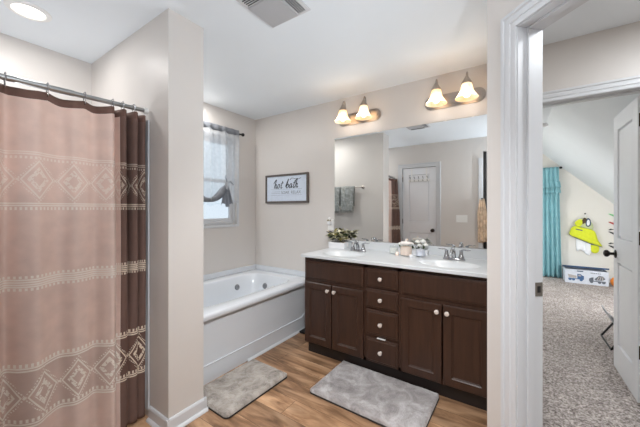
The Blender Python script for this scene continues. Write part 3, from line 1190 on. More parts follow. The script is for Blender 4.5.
def cf(a, c):
    i = min(np_, int(round(a * np_)))
    p = path[i]
    zt = top_z(p.x)
    hem = .022 if p.x > .6 else .03
    z = hem + (zt - hem) * c
    k = 1 - c
    far = math.exp(-((p.x - .09) / .085) ** 2) * min(1, .25 + 2.2 * k) * .085
    g = (1.5 + 1.0 * k) if p.x < .708 else (1 - .8 * min(1, k * 1.35))
    x = RODX + (p.y - RODX) * g + .010 * k * math.sin(9 * p.x + 2.0) + .006 * math.sin(5 * p.x + 4 * z)
    return (x + far + .03 * k * (p.x < .7) * math.sin(PI * max(0, min(1, (p.x + .02) / .72))), p.x, z)


def curtain_uv(a, c):
    i = min(np_, int(round(a * np_)))
    y = path[i].x
    z = cf(a, c)[2]
    if z < .75 and y > .704:
        return (u_at(.405) + .136 * 3 + (y - .83) * 1.1, z)
    return (acc[i], z)


sc_root = thing('shower_curtain', 'rose-brown shower curtain stitched with cream diamonds', 'shower curtain', (RODX, .45, 0))
b = new()
vs, fs = grid(b, np_, NV, cf, curtain_uv)
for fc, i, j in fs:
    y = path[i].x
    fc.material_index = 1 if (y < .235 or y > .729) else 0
    if j >= NV - 2:
        fc.material_index = 2
bmesh.ops.transform(b, matrix=Matrix.Translation((-RODX, -.45, 0)), verts=b.verts[:])
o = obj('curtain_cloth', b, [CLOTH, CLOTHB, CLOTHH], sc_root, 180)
solid(o, .0015)

rod = thing('shower_rod', 'grey metal tension rod holding the shower curtain', 'rod', (RODX, .45, RODZ))
MR = Matrix.Translation((-RODX, -.45, -RODZ))
b = new()
tube(b, [MR @ Vector((RODX, YF + .028, rod_z(0))), MR @ Vector((RODX, .52, rod_z(.52)))], .0145, 14)
obj('rod_tube', b, STEEL, rod)
b = new()
tube(b, [MR @ Vector((RODX, .5205, rod_z(.52))), MR @ Vector((RODX, .866, rod_z(.866)))], .0125, 14)
obj('inner_tube', b, STEEL, rod)
for y0, y1, z in ((YF + .013, YF + .033, rod_z(0)), (.855, .876, rod_z(.87))):
    b = new()
    tube(b, [MR @ Vector((RODX, y0, z)), MR @ Vector((RODX, y1, z))], .019, 16)
    obj('rod_end', b, WHITEP, rod)
ordn = ['eighth', 'seventh', 'sixth', 'fifth', 'fourth', 'third', 'second', 'first']
first = None
for nm, y in zip(ordn, RINGS_Y):
    lab = f'{nm} curtain ring from the wing wall, hooked over shower rod'
    if first is None:
        b = new()
        pts = [(0, 0, -.044), (.012, 0, -.040), (.014, 0, -.015), (.019, 0, .004), (.009, 0, .0195), (-.009, 0, .0195), (-.019, 0, .004), (-.015, 0, -.02), (-.006, 0, -.036)]
        tube(b, pts, .0022, 8)
        first = obj('curtain_ring', b, CHROME)
        first.location = (RODX, y, rod_z(y))
        tag(first, lab, 'curtain ring', 'curtain rings on the shower rod')
    else:
        dup(first, (RODX, y, rod_z(y)), None, lab)

# ------------------------------------------------------------------ ceiling fixtures
dl = thing('recessed_light', 'round white recessed ceiling light over the shower', 'ceiling light', (-2.345, .447, ZC))
b = new()
lathe(b, [(.071, -.002), (.074, -.010), (.092, -.009), (.099, -.004), (.100, -.0005)], 40, None, False, False)
obj('trim_ring', b, WHITEP, dl)
b = new()
lathe(b, [(.001, -.006), (.05, -.006), (.071, -.004)], 40, None, False, False)
obj('lens', b, LENS, dl)
dlight = area_light('recessed_lamp', (-2.345, .447, ZC - .014), .13, 2.2, (1.0, .98, .96))

vent = thing('exhaust_vent', 'square white exhaust fan grille on the ceiling', 'vent', (-1.125, 1.205, ZC))
b = new()
loft_rect(b, [(-.148, .148, -.148, .148, 0.0005), (-.148, .148, -.148, .148, .006), (-.138, .138, -.138, .138, .014), (-.128, .128, -.128, .128, .015)], Matrix.Rotation(-PI / 2, 4, 'X'))
obj('grille_frame', b, VENTW, vent)
b = new()
loft_rect(b, [(-.128, .078, -.078, .128, .015), (-.124, .074, -.074, .124, .023), (-.10, .05, -.05, .10, .027)], Matrix.Rotation(-PI / 2, 4, 'X'), cap0=True)
obj('centre_plate', b, VENTP, vent)
b = new()
for k in range(4):
    x = .086 + .0135 * k
    box(b, x, x + .0042, -.105, .115, -.0185, -.0151)
    box(b, -.115, .075, -x - .0042, -x, -.0185, -.0151)
obj('grille_slot', b, SLOT, vent)

# ------------------------------------------------------------------ bath window curtain
wr = thing('curtain_rod', 'black curtain rod with ball end above the bath window', 'curtain rod', (-2.72, 1.88, 2.18))
b = new()
tube(b, [(0, -.50, 0), (0, .475, 0)], .007, 10)
obj('rod', b, BLACKM, wr)
for s in (-1, 1):
    b = new()
    lathe(b, [(.006, -.03), (.012, -.028), (.008, -.02), (.017, -.012), (.021, 0), (.017, .012), (.001, .019)], 16, T(0, s * .49, 0, rx=-s * PI / 2))
    obj('finial', b, BLACKM, wr)
    b = new()
    tube(b, [(0, s * .465, 0), (-.066, s * .465, 0)], .005, 8)
    lathe(b, [(.001, 0), (.02, 0), (.02, .004), (.001, .004)], 16, T(-.069, s * .465, 0, ry=PI / 2))
    obj('bracket', b, BLACKM, wr)

wc = thing('window_curtain', 'sheer grey tie-up curtain over the bath window', 'curtain', (-2.72, 1.88, 0))
TY = .225                 # tie distance from the middle


def hem(y):
    a = abs(y)
    if a < TY:
        t = a / TY
        return 1.375 + .175 * t ** 2.2
    t = (a - TY) / (.42 - TY)
    return 1.55 - .19 * min(1, t * 1.35) ** 0.7


def wcf(a, c):
    y = -.42 + .84 * a
    zt = 2.195
    h = hem(y)
    z = h + (zt - h) * c
    pinch = math.exp(-((abs(y) - TY) / .075) ** 2) * max(0, 1 - c * 1.25)
    yy = y + (math.copysign(TY, y) - y) * .62 * pinch
    edge = .03 * (abs(y) / .42) ** 3 * (1 - c)
    yy -= math.copysign(edge, y)
    amp = .020 + .014 * (1 - c)
    x = .006 + amp * (math.sin(y * 62) * .55 + math.sin(y * 33 + 1.0) * .55) * (.35 + .65 * min(1, (1 - c) * 6)) + .03 * pinch
    return (x, yy, z)


b = new()
vs, fs = grid(b, 150, 50, wcf)
obj('sheer_panel', b, SHEER, wc, 180)
b = new()
def pocket(a, c):
    y = -.42 + .84 * a
    th = 2 * PI * c
    return (.002 + .013 * math.cos(th) + .004 * math.sin(y * 62), y, 2.183 + .034 * math.sin(th))
grid(b, 100, 12, pocket)
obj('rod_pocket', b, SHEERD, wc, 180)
for s in (-1, 1):
    b = new()
    # gathered tail that flares below the knot
    def tail(a, c):
        w = .020 + .070 * c ** .8
        y = s * TY + (a - .5) * 2 * w
        return (.028 + .012 * math.sin(a * 22 + 1) * (.4 + c), y + s * .012 * c, 1.565 - .235 * c + .02 * math.sin(a * 9) * c)
    grid(b, 30, 14, tail)
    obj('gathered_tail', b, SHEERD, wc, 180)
    b = new()
    # rolled swag edge from the knot to the middle
    tube(b, [(.026, s * TY * t, 1.382 + .175 * t ** 2.2) for t in (0, .2, .4, .6, .75, .88, .97)], [.024, .028, .036, .044, .044, .034, .020], 10, flat=(.55, 1))
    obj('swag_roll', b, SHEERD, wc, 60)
    b = new()
    lathe(b, [(.001, -.02), (.014, -.016), (.018, 0), (.014, .016), (.001, .02)], 12, T(.036, s * TY, 1.572))
    tube(b, [(.048, s * TY, 1.572), (.06, s * TY + .03, 1.595), (.055, s * TY + .062, 1.575), (.05, s * TY + .085, 1.56)], .006, 8, flat=(1, .4))
    tube(b, [(.048, s * TY, 1.572), (.06, s * TY - .02, 1.61), (.055, s * TY - .035, 1.64), (.05, s * TY - .02, 1.66)], .006, 8, flat=(1, .4))
    tube(b, [(.045, s * TY, 1.575), (.03, s * TY, 1.75), (.02, s * TY, 2.16)], .006, 8, flat=(1, .3))
    obj('tie_ribbon', b, SHEERD, wc, 60)

# ------------------------------------------------------------------ sign
sg = thing('framed_sign', 'grey-framed "hot bath" sign on the wall above the tub', 'sign', (-2.26, YB - .001, 1.53))
b = new()
fw, fh, ft = .33, .172, .022
for a in ((-fw, fw, -fh, -fh + ft), (-fw, fw, fh - ft, fh), (-fw, -fw + ft, -fh + ft, fh - ft), (fw - ft, fw, -fh + ft, fh - ft)):
    box(b, a[0], a[1], -.024, 0, a[2], a[3], .002)
obj('frame', b, FRAMEW, sg)
b = new()
box(b, -fw + ft, fw - ft, -.012, -.002, -fh + ft, fh - ft)
bo = obj('board', b, BOARD, sg)


def ribbon(b, pts, w, y=-.0128, k=6):
    pp = catmull([(p[0], p[1]) for p in pts], k) if len(pts) > 2 else [Vector(p) for p in pts]
    L, R = [], []
    for i, p in enumerate(pp):
        d = pp[min(i + 1, len(pp) - 1)] - pp[max(i - 1, 0)]
        if d.length < 1e-9:
            d = Vector((1, 0))
        d.normalize()
        ww = w * (.65 + .55 * abs(d.y))
        n = Vector((-d.y, d.x)) * ww / 2
        L.append(b.verts.new((p.x + n.x, y, p.y + n.y)))
        R.append(b.verts.new((p.x - n.x, y, p.y - n.y)))
    for i in range(len(pp) - 1):
        b.faces.new((L[i], L[i + 1], R[i + 1], R[i]))


# handwritten letters, unit = x-height
GL = {
    'h': ([[(-.25, 1.2), (.15, 1.9), (.42, 2.15), (.36, 1.5), (.12, 0)], [(.14, .3), (.4, .9), (.66, .98), (.64, .5), (.62, .1), (.8, .02), (1.0, .3)]], 1.0),
    'o': ([[(.75, .95), (.4, 1.0), (.12, .5), (.3, 0), (.65, .15), (.78, .7), (.6, .98), (.8, .82), (1.05, .8)]], .95),
    't': ([[(.62, 1.75), (.42, .9), (.3, .2), (.45, -.02), (.75, .25)], [(.1, 1.15), (.45, 1.2), (.95, 1.32)]], .72),
    'b': ([[(-.1, .3), (.25, 1.5), (.5, 2.15), (.42, 1.6), (.2, .2), (.4, -.02), (.75, .15), (.85, .65), (.6, .95), (.32, .6)]], .95),
    'a': ([[(.8, .85), (.5, 1.0), (.15, .5), (.3, 0), (.6, .2), (.85, .9), (.76, .3), (.86, .02), (1.1, .3)]], 1.05),
}
b = new()
x, sc_, z0 = -.195, .049, .006
for wi, wd in enumerate(('hot', 'bath')):
    for ch in wd:
        st_, adv = GL[ch]
        for s in st_:
            ribbon(b, [(x + (px + .22 * pz) * sc_, z0 + pz * sc_) for px, pz in s], .0095)
        x += adv * sc_ * 1.02
    x += .055
# swash over "bath"
ribbon(b, [(.06, .098), (.09, .120), (.14, .110), (.19, .106), (.225, .118)], .006)
o = obj('lettering', b, INK, bo, 0)
solid(o, .0006)
b = new()
ribbon(b, [(-.24, -.008), (.24, -.008)], .003)
ribbon(b, [(-.24, -.078), (.24, -.078)], .003)
ribbon(b, [(-.235, -.036), (-.09, -.036)], .004)
ribbon(b, [(-.235, -.055), (-.09, -.055)], .004)
o = obj('ruled_line', b, INKL, bo, 0)
solid(o, .0006)


def text_mesh(name, s, size, M, mat, parent, ext=.0004):
    cu = bpy.data.curves.new(name, 'FONT')
    cu.body = s
    cu.size = size
    cu.extrude = ext
    cu.align_x = 'CENTER'
    t = bpy.data.objects.new(name, cu)
    C.objects.link(t)
    dg = bpy.context.evaluated_depsgraph_get()
    me = bpy.data.meshes.new_from_object(t.evaluated_get(dg))
    bpy.data.objects.remove(t)
    me.transform(M)
    me.materials.clear()
    me.materials.append(mat)
    o2 = bpy.data.objects.new(name, me)
    C.objects.link(o2)
    o2.parent = parent
    return o2


text_mesh('lettering', 'SOAK', .050, Matrix.Translation((-.012, -.0127, -.063)) @ Matrix.Rotation(PI / 2, 4, 'X'), INKL, bo)
text_mesh('lettering', 'RELAX', .050, Matrix.Translation((.15, -.0127, -.063)) @ Matrix.Rotation(PI / 2, 4, 'X'), INKL, bo)

# ------------------------------------------------------------------ vanity
VX0_, VX1_ = -1.566, -.110
YD = 2.062            # front of doors
van = thing('vanity_cabinet', 'dark espresso double-sink vanity cabinet with doors and drawers', 'cabinet', (-.83, 2.35, 0))
MV = Matrix.Translation((.83, -2.35, 0))
b = new()
box(b, VX0_, VX0_ + .018, YD + .019, YB - .002, .10, .856, .001, MV)
box(b, VX1_ - .018, VX1_, YD + .019, YB - .002, .10, .856, .001, MV)
box(b, VX0_ + .018, VX1_ - .018, YD + .04, YB - .002, .10, .118, 0, MV)
box(b, VX0_ + .018, VX1_ - .018, YB - .012, YB - .002, .118, .856, 0, MV)
# face frame
for x0, x1 in ((VX0_ + .018, VX0_ + .03), (-.990, -.955), (-.715, -.672), (VX1_ - .03, VX1_ - .018)):
    box(b, x0, x1, YD + .0195, YD + .038, .10, .856, 0, MV)
box(b, VX0_ + .03, VX1_ - .03, YD + .0195, YD + .038, .10, .125, 0, MV)
box(b, VX0_ + .03, VX1_ - .03, YD + .0195, YD + .038, .828, .856, 0, MV)
box(b, VX0_ + .03, -.99, YD + .0195, YD + .038, .63, .675, 0, MV)
box(b, -.672, VX1_ - .03, YD + .0195, YD + .038, .63, .675, 0, MV)
for z in (.665, .505, .30):
    box(b, -.955, -.715, YD + .0195, YD + .038, z - .012, z + .018, 0, MV)
obj('carcass', b, WOOD, van)
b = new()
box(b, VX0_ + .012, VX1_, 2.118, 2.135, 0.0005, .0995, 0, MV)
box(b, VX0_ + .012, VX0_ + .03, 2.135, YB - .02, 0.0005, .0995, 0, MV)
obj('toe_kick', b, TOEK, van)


def front(name, x0, x1, z0, z1, fr=.052, style='panel'):
    b = new()
    y = YD
    if style == 'panel':
        rings = [(x0, x1, z0, z1, y + .019), (x0, x1, z0, z1, y + .004), (x0 + .004, x1 - .004, z0 + .004, z1 - .004, y),
                 (x0 + fr, x1 - fr, z0 + fr, z1 - fr, y), (x0 + fr + .006, x1 - fr - .006, z0 + fr + .006, z1 - fr - .006, y + .006),
                 (x0 + fr + .010, x1 - fr - .010, z0 + fr + .010, z1 - fr - .010, y + .0065), (x0 + fr + .013, x1 - fr - .013, z0 + fr + .013, z1 - fr - .013, y + .010)]
    else:
        rings = [(x0, x1, z0, z1, y + .019), (x0, x1, z0, z1, y + .008), (x0 + .004, x1 - .004, z0 + .004, z1 - .004, y + .005), (x0 + .014, x1 - .014, z0 + .014, z1 - .014, y + .004), (x0 + .018, x1 - .018, z0 + .018, z1 - .018, y)]
    loft_rect(b, rings, MV)
    return obj(name, b, WOOD, van, 20)


def knob(parent, x, z):
    b = new()
    lathe(b, [(.001, 0), (.009, 0), (.007, .004), (.006, .012), (.012, .017), (.0155, .022), (.0145, .027), (.008, .030), (.001, .0305)], 20, MV @ T(x, YD, z) @ Matrix.Rotation(PI / 2, 4, 'X'))
    return obj('knob', b, KNOBM, parent)


front('false_front', -1.556, -.985, .672, .830, style='slab')
front('false_front', -.685, -.120, .672, .834, style='slab')
for x0, x1, kx in ((-1.556, -1.282, -1.308), (-1.272, -.985, -1.243), (-.685, -.408, -.436), (-.400, -.120, -.372)):
    d = front('door', x0, x1, .112, .642)
    knob(d, kx, .595)
drs = []
for z0, z1 in ((.686, .830), (.528, .670), (.318, .510), (.112, .296)):
    d = front('drawer', -.962, -.708, z0, z1, style='slab')
    knob(d, -.838, (z0 + z1) / 2 + .0)
    drs.append(d)
b = new()
box(b, -.872, -.806, YD + .001, YD + .017, .299, .304, .001, MV)
o = obj('paper_slip', b, WHITEP, drs[3])
o['label'] = 'white slip sticking out above the drawer'

# countertop with two moulded bowls
ct = thing('countertop', 'white cultured-marble countertop with two moulded oval sinks', 'countertop', (-.83, 2.35, .86))
MC = Matrix.Translation((.83, -2.35, -.86))
CX0, CX1, CY0, CY1, CZ = -1.577, -.110, 2.034, YB - .002, .888
SINKS = (-1.268, -.405)
SYC = 2.262


def bowl(x, y):
    z = 0
    for sx in SINKS:
        r = math.hypot((x - sx) / .205, (y - SYC) / .145)
        if r < 1.10:
            if r < 1.0:
                z = -.080 * (1 - r ** 2.2) ** 1.3
            else:
                z = -.0
            z -= .003 * (1 / (1 + math.exp((r - 1.0) * 40)))
    return z


b = new()


def ctop(a, c):
    x = CX0 + (CX1 - CX0) * a
    y = CY0 + (CY1 - CY0) * c
    return (x, y, CZ + bowl(x, y))


vs, fs = grid(b, 220, 96, ctop)
nu, nv = 220, 96
rim = [vs[i][0] for i in range(nu + 1)] + [vs[nu][j] for j in range(1, nv + 1)] + [vs[i][nv] for i in range(nu - 1, -1, -1)] + [vs[0][j] for j in range(nv - 1, 0, -1)]


def inset(v, d, z):
    x = min(max(v.co.x, CX0 + d), CX1 - d) if d > 0 else v.co.x
    y = max(v.co.y, CY0 + d) if d > 0 else v.co.y
    return b.verts.new((x, y, z))


# soft nosing: pull the rim in and down
for v in rim:
    v.co.z -= .003
r1 = [inset(v, 0, CZ - .008) for v in rim]
r2 = [inset(v, 0, .864) for v in rim]
r3 = [inset(v, .006, .8605) for v in rim]
r4 = [inset(v, .02, .8605) for v in rim]
skin(b, [rim, r1, r2, r3, r4], False)
bmesh.ops.transform(b, matrix=MC, verts=b.verts[:])
obj('slab', b, MARBLE, ct, 50)
b = new()
box(b, CX0, CX1, YB - .022, YB - .0025, CZ - .002, .966, .004, MC)
obj('backsplash', b, MARBLE, ct)
for sx in SINKS:
    b = new()
    lathe(b, [(.001, .004), (.012, .004), (.020, .003), (.023, 0), (.001, -.002)], 20, MC @ T(sx, SYC, CZ + bowl(sx, SYC) + .001))
    obj('drain', b, CHROME, ct)

bm = new()
box(bm, -1.589, -.112, YB - .0075, YB - .0015, .9685, 2.036, .0012)
tag(obj('wall_mirror', bm, MIRROR, None, 0), 'large frameless mirror above the vanity backsplash', 'mirror')

# faucets
def faucet(loc, label):
    r = thing('faucet', label, 'faucet', loc, 0, 'two-handle faucets on the vanity')
    b = new()
    lathe(b, [(.001, 0), (1.0, 0), (1.0, .006), (.92, .012), (.6, .014), (.001, .014)], 28, None, sx=.082, sy=.028)
    obj('deck_plate', b, CHROME, r)
    b = new()
    tube(b, [(0, 0, .012), (0, -.002, .04), (0, -.018, .072), (0, -.05, .088), (0, -.085, .082), (0, -.108, .066), (0, -.112, .055)], [.017, .016, .0145, .0135, .0125, .011, .0105], 14)
    obj('spout', b, CHROME, r)
    b = new()
    tube(b, [(0, .004, .06), (0, .012, .09), (0, .013, .10)], [.003, .003, .005], 8)
    obj('lift_rod', b, CHROME, r)
    for s in (-1, 1):
        b = new()
        lathe(b, [(.022, .010), (.023, .018), (.017, .034), (.013, .052), (.012, .066), (.014, .074), (.001, .078)], 18, T(s * .053, 0, 0), cap1=False)
        tube(b, [(s * .050, 0, .072), (s * .070, 0, .080), (s * .098, -.002, .079), (s * .118, -.003, .082)], [.010, .0095, .008, .006], 10, flat=(1.2, .55))
        obj('handle', b, CHROME, r)
    return r


f1 = faucet((-1.232, 2.470, CZ + .0005), 'chrome two-handle faucet at the sink beside the plant')
dup(f1, (-.398, 2.470, CZ + .0005), None, 'chrome two-handle faucet at the sink nearest the angled wall')

# ------------------------------------------------------------------ vanity lights
def sconce(x0, label):
    """two-lamp bar centred on x0"""
    r = thing('vanity_light', label, 'wall light', (x0, YB - .001, 2.205), 0, 'vanity light bars above the mirror')
    b = new()
    for hw, hh, y0, y1 in ((.235, .058, -.010, 0), (.222, .046, -.018, -.010), (.205, .030, -.024, -.018)):
        ol = []
        for k in range(33):
            th = -PI / 2 + PI * k / 32
            ol.append((hw - hh + hh * math.cos(th), hh * math.sin(th)))
        for k in range(33):
            th = PI / 2 + PI * k / 32
            ol.append((-hw + hh + hh * math.cos(th), hh * math.sin(th)))
        poly_prism(b, ol, y1 - y0, T(0, y0, 0))
    obj('back_plate', b, NICKEL, r, 25)
    for s in (-1, 1):
        x = s * .113
        b = new()
        pts = [(x, -.022, .0), (x, -.05, .008), (x, -.072, .040), (x, -.080, .095), (x, -.088, .138), (x, -.106, .156), (x, -.124, .142), (x, -.130, .105)]
        cp = catmull([Vector(p) for p in pts], 4)
        tube(b, cp, .0062, 10)
        lathe(b, [(.001, 0), (.02, 0), (.016, .010), (.006, .014)], 16, T(x, -.024, 0) @ Matrix.Rotation(PI / 2, 4, 'X'))
        obj('arm', b, NICKEL, r)
        b = new()
        lathe(b, [(.006, .122), (.010, .118), (.024, .092), (.037, .070), (.040, .056), (.032, .056)], 24, T(x, -.130, 0), True, True)
        obj('socket_cap', b, NICKEL, r)
        b = new()
        prof = [(.036, .058), (.039, .045), (.043, .024), (.050, .002), (.061, -.022), (.075, -.042), (.083, -.052)]
        lathe(b, prof + [(q[0] - .003, q[1]) for q in prof[::-1]], 32, T(x, -.130, 0), False, False)
        sh = obj('glass_shade', b, SHADE, r, 60)
        b = new()
        lathe(b, [(.012, .05), (.013, .02), (.024, 0), (.029, -.018), (.024, -.036), (.010, -.046), (.001, -.047)], 18, T(x, -.130, 0))
        obj('bulb', b, BULB, r, 60)
    return r


s1 = sconce(-1.305, 'two-shade nickel vanity light over the plant-side sink')
s2 = dup(s1, (-.425, YB - .001, 2.205), None, 'two-shade nickel vanity light over the sink nearest the angled wall')
for x0 in (-1.305, -.425):
    for s in (-1, 1):
        d = bpy.data.lights.new('vanity_bulb_light', 'POINT')
        d.energy = .14
        d.color = (1.0, .965, .92)
        d.shadow_soft_size = .03
        o = bpy.data.objects.new('vanity_bulb_light', d)
        o.location = (x0 + s * .113, YB - .131, 2.205 - .075)
        C.objects.link(o)
        # the open shade throws most of its light out into the room
        area_light('vanity_bulb_light', (x0 + s * .113, YB - .150, 2.205 - .040), .06, 1.45, (1.0, .98, .95), Vector((0, -.93, -.36)).to_track_quat('-Z', 'Y').to_euler())

# ------------------------------------------------------------------ countertop items
pl = thing('potted_plant', 'mixed cream and dark-leaved plant in white rectangular pot', 'plant', (-1.492, 2.545, CZ))
b = new()
loft_rect(b, [(-.088, .088, -.042, .042, .0005), (-.092, .092, -.046, .046, -.062), (-.086, .086, -.040, .040, -.062), (-.084, .084, -.038, .038, -.050)], Matrix.Rotation(-PI / 2, 4, 'X'))
bmesh.ops.transform(b, matrix=Matrix.Identity(4), verts=b.verts[:])
obj('planter_pot', b, POTW, pl)
rng = random.Random(4)


def leaf(b, base, d, L, w, droop):
    d = d.normalized()
    side = d.cross(Vector((0, 0, 1)))
    if side.length < .05:
        side = Vector((1, 0, 0))
    side.normalize()
    side = (side + Vector((0, 0, rng.uniform(-.5, .5)))).normalized()
    n = 5
    prev = None
    for i in range(n + 1):
        t = i / n
        p = base + d * L * t + Vector((0, 0, -droop * L * t * t))
        ww = w * math.sin(PI * (.06 + .90 * t)) ** .8
        row = [b.verts.new(p - side * ww), b.verts.new(p + Vector((0, 0, -.15 * ww))), b.verts.new(p + side * ww)]
        if prev:
            for k in range(2):
                b.faces.new((prev[k], prev[k + 1], row[k + 1], row[k]))
        prev = row


for nm, mt, n, hi in (('dark_leaves', DARKL, 28, .13), ('cream_leaves', CREAML, 52, .12), ('olive_leaves', OLIVEL, 30, .10), ('green_leaves', GREENL, 20, .12)):
    b = new()
    for _ in range(n):
        bx = rng.uniform(-.07, .07)
        base = Vector((bx, rng.uniform(-.03, .03), .092 + rng.uniform(0, .065)))
        ang = rng.uniform(0, 2 * PI)
        d = Vector((math.cos(ang) + bx * 6, math.sin(ang) * .7 - .2, rng.uniform(.0, .9)))
        leaf(b, base, d, rng.uniform(.055, .095), rng.uniform(.014, .024), rng.uniform(.1, .6))
    for v in b.verts:
        v.co.y = min(v.co.y, .066)
        v.co.z = max(v.co.z, .012)
    o = obj(nm[:-1].replace('leave', 'leaf') if False else nm.replace('leaves', 'foliage'), b, mt, pl, 60)
    solid(o, .0008)
b = new()
for k in range(9):
    tube(b, [(-.06 + .015 * k, 0, .055), (-.065 + .0165 * k, rng.uniform(-.02, .02), .10)], .002, 6)
obj('stem', b, BROWNS, pl)


def jar(name, label, loc, rad, h, wax, waxh, lid=None):
    r = thing(name, label, 'candle jar', loc)
    b = new()
    lathe(b, [(rad * .9, .0005), (rad, .006), (rad, h - .006), (rad * .94, h), (rad * .90, h), (rad * .95, h - .008), (rad * .95, .008), (.001, .006)], 32, None)
    obj('glass', b, JARG, r, 50)
    if wax:
        b = new()
        lathe(b, [(.001, .0075), (rad * .93, .0085), (rad * .93, waxh), (rad * .5, waxh + .002), (.001, waxh + .002)], 32, None)
        obj('wax', b, wax, r)
    if lid:
        b = new()
        lathe(b, [(rad * .86, h - .010), (rad * .86, h), (rad * 1.02, h + .001), (rad * 1.02, h + .006), (rad * .85, h + .014), (rad * .35, h + .018), (rad * .12, h + .020), (rad * .16, h + .030), (rad * .20, h + .036), (.001, h + .040)], 28, None)
        obj('lid', b, lid, r)
    return r


jar('candle_jar', 'peach wax candle in lidded glass jar, middle of vanity top', (-.770, 2.455, CZ), .050, .104, CANDLEP, .078, LIDP)
jar('glass_jar', 'clear glass jar of cotton on the plant side of peach candle', (-.895, 2.505, CZ), .038, .072, COTTON, .05)
jar('votive_jar', 'pale lavender candle jar between the peach candle and faucet', (-.655, 2.475, CZ), .040, .070, WAXL, .058)
bm = new()
lathe(bm, [(.001, 0.0005), (.014, .0005), (.017, .004), (.017, .018), (.012, .024), (.001, .025)], 20, T(-.706, 2.392, CZ))
tag(obj('tea_light', bm, POTW), 'tiny white tea-light cup in front of the lavender jar', 'candle')
bm = new()
lathe(bm, [(.001, 0.0005), (.012, .0005), (.014, .006), (.011, .022), (.006, .030), (.001, .031)], 18, T(-.842, 2.435, CZ))
tag(obj('votive_candle', bm, CANDLEP), 'tiny peach votive between the cotton jar and peach candle', 'candle')

fa = thing('flower_arrangement', 'white cotton blossoms in small tray behind the candle jars', 'flowers', (-.75, 2.568, CZ))
b = new()
loft_rect(b, [(-.15, .13, -.026, .026, .0005), (-.155, .135, -.03, .03, -.040), (-.15, .13, -.026, .026, -.040), (-.148, .128, -.024, .024, -.030)], Matrix.Rotation(-PI / 2, 4, 'X'))
obj('tray', b, POTW, fa)
for k, (fx, fz, fr) in enumerate(((-.10, .085, .018), (-.045, .095, .020), (.0, .09, .017), (.05, .112, .019), (.095, .118, .021), (.118, .09, .018), (.065, .082, .017), (-.075, .070, .016))):
    b = new()
    for j in range(5):
        a = 2 * PI * j / 5
        o_ = Vector((fx + .55 * fr * math.cos(a), -.012 + .5 * fr * math.sin(a), fz + .003 * (j % 2)))
        bmesh.ops.create_icosphere(b, subdivisions=2, radius=fr * .62, matrix=Matrix.Translation(o_))
    bmesh.ops.create_icosphere(b, subdivisions=2, radius=fr * .6, matrix=Matrix.Translation((fx, -.012, fz + fr * .35)))
    tube(b, [(fx * .85, 0, .031), (fx, -.01, fz)], .0016, 6)
    obj('blossom', b, COTTON, fa, 60)
b = new()
for _ in range(22):
    leaf(b, Vector((rng.uniform(-.12, .1), -.005, .05)), Vector((rng.uniform(-1, 1), rng.uniform(-.8, .1), rng.uniform(.3, 1.2))), rng.uniform(.03, .05), .007, .2)
o = obj('foliage', b, GREENL, fa, 60)
solid(o, .0006)

# outlet with plug-in freshener
ol = thing('wall_outlet', 'white outlet with plug-in freshener beside the mirror', 'outlet', (-1.640, YB - .0008, 1.12))
b = new()
box(b, -.036, .036, -.006, 0, -.058, .058, .003)
obj('cover_plate', b, WHITEP, ol)
b = new()
box(b, -.016, .016, -.009, -.006, -.036, -.008, .002)
obj('socket', b, WHITEP, ol)
b = new()
box(b, -.020, .020, -.045, -.0062, .0, .045, .008)
lathe(b, [(.015, .045), (.018, .055), (.014, .075), (.001, .08)], 16, T(0, -.026, 0))
obj('air_freshener', b, POTW, ol)
b = new()
for k in range(4):
    leaf(b, Vector((-.012 + .008 * k, -.046, .035)), Vector((rng.uniform(-1, 1), -.2, .8)), .026, .006, .1)
o = obj('leaf_ornament', b, OLIVEL, ol, 60)
solid(o, .0006)

# flat black slab on the floor between tub and vanity
sc = thing('black_slab', 'flat black slab on floor between tub and vanity', 'bathroom scale', (-1.71, 2.47, 0))
b = new()
box(b, -.128, .128, -.125, .125, .012, .034, .005)
obj('platform', b, DARKPL, sc)
for sx in (-1, 1):
    for sy in (-1, 1):
        b = new()
        lathe(b, [(.001, .0005), (.014, .0005), (.014, .0125), (.001, .0125)], 14, T(sx * .09, sy * .09, 0))
        obj('foot', b, BLACK, sc)


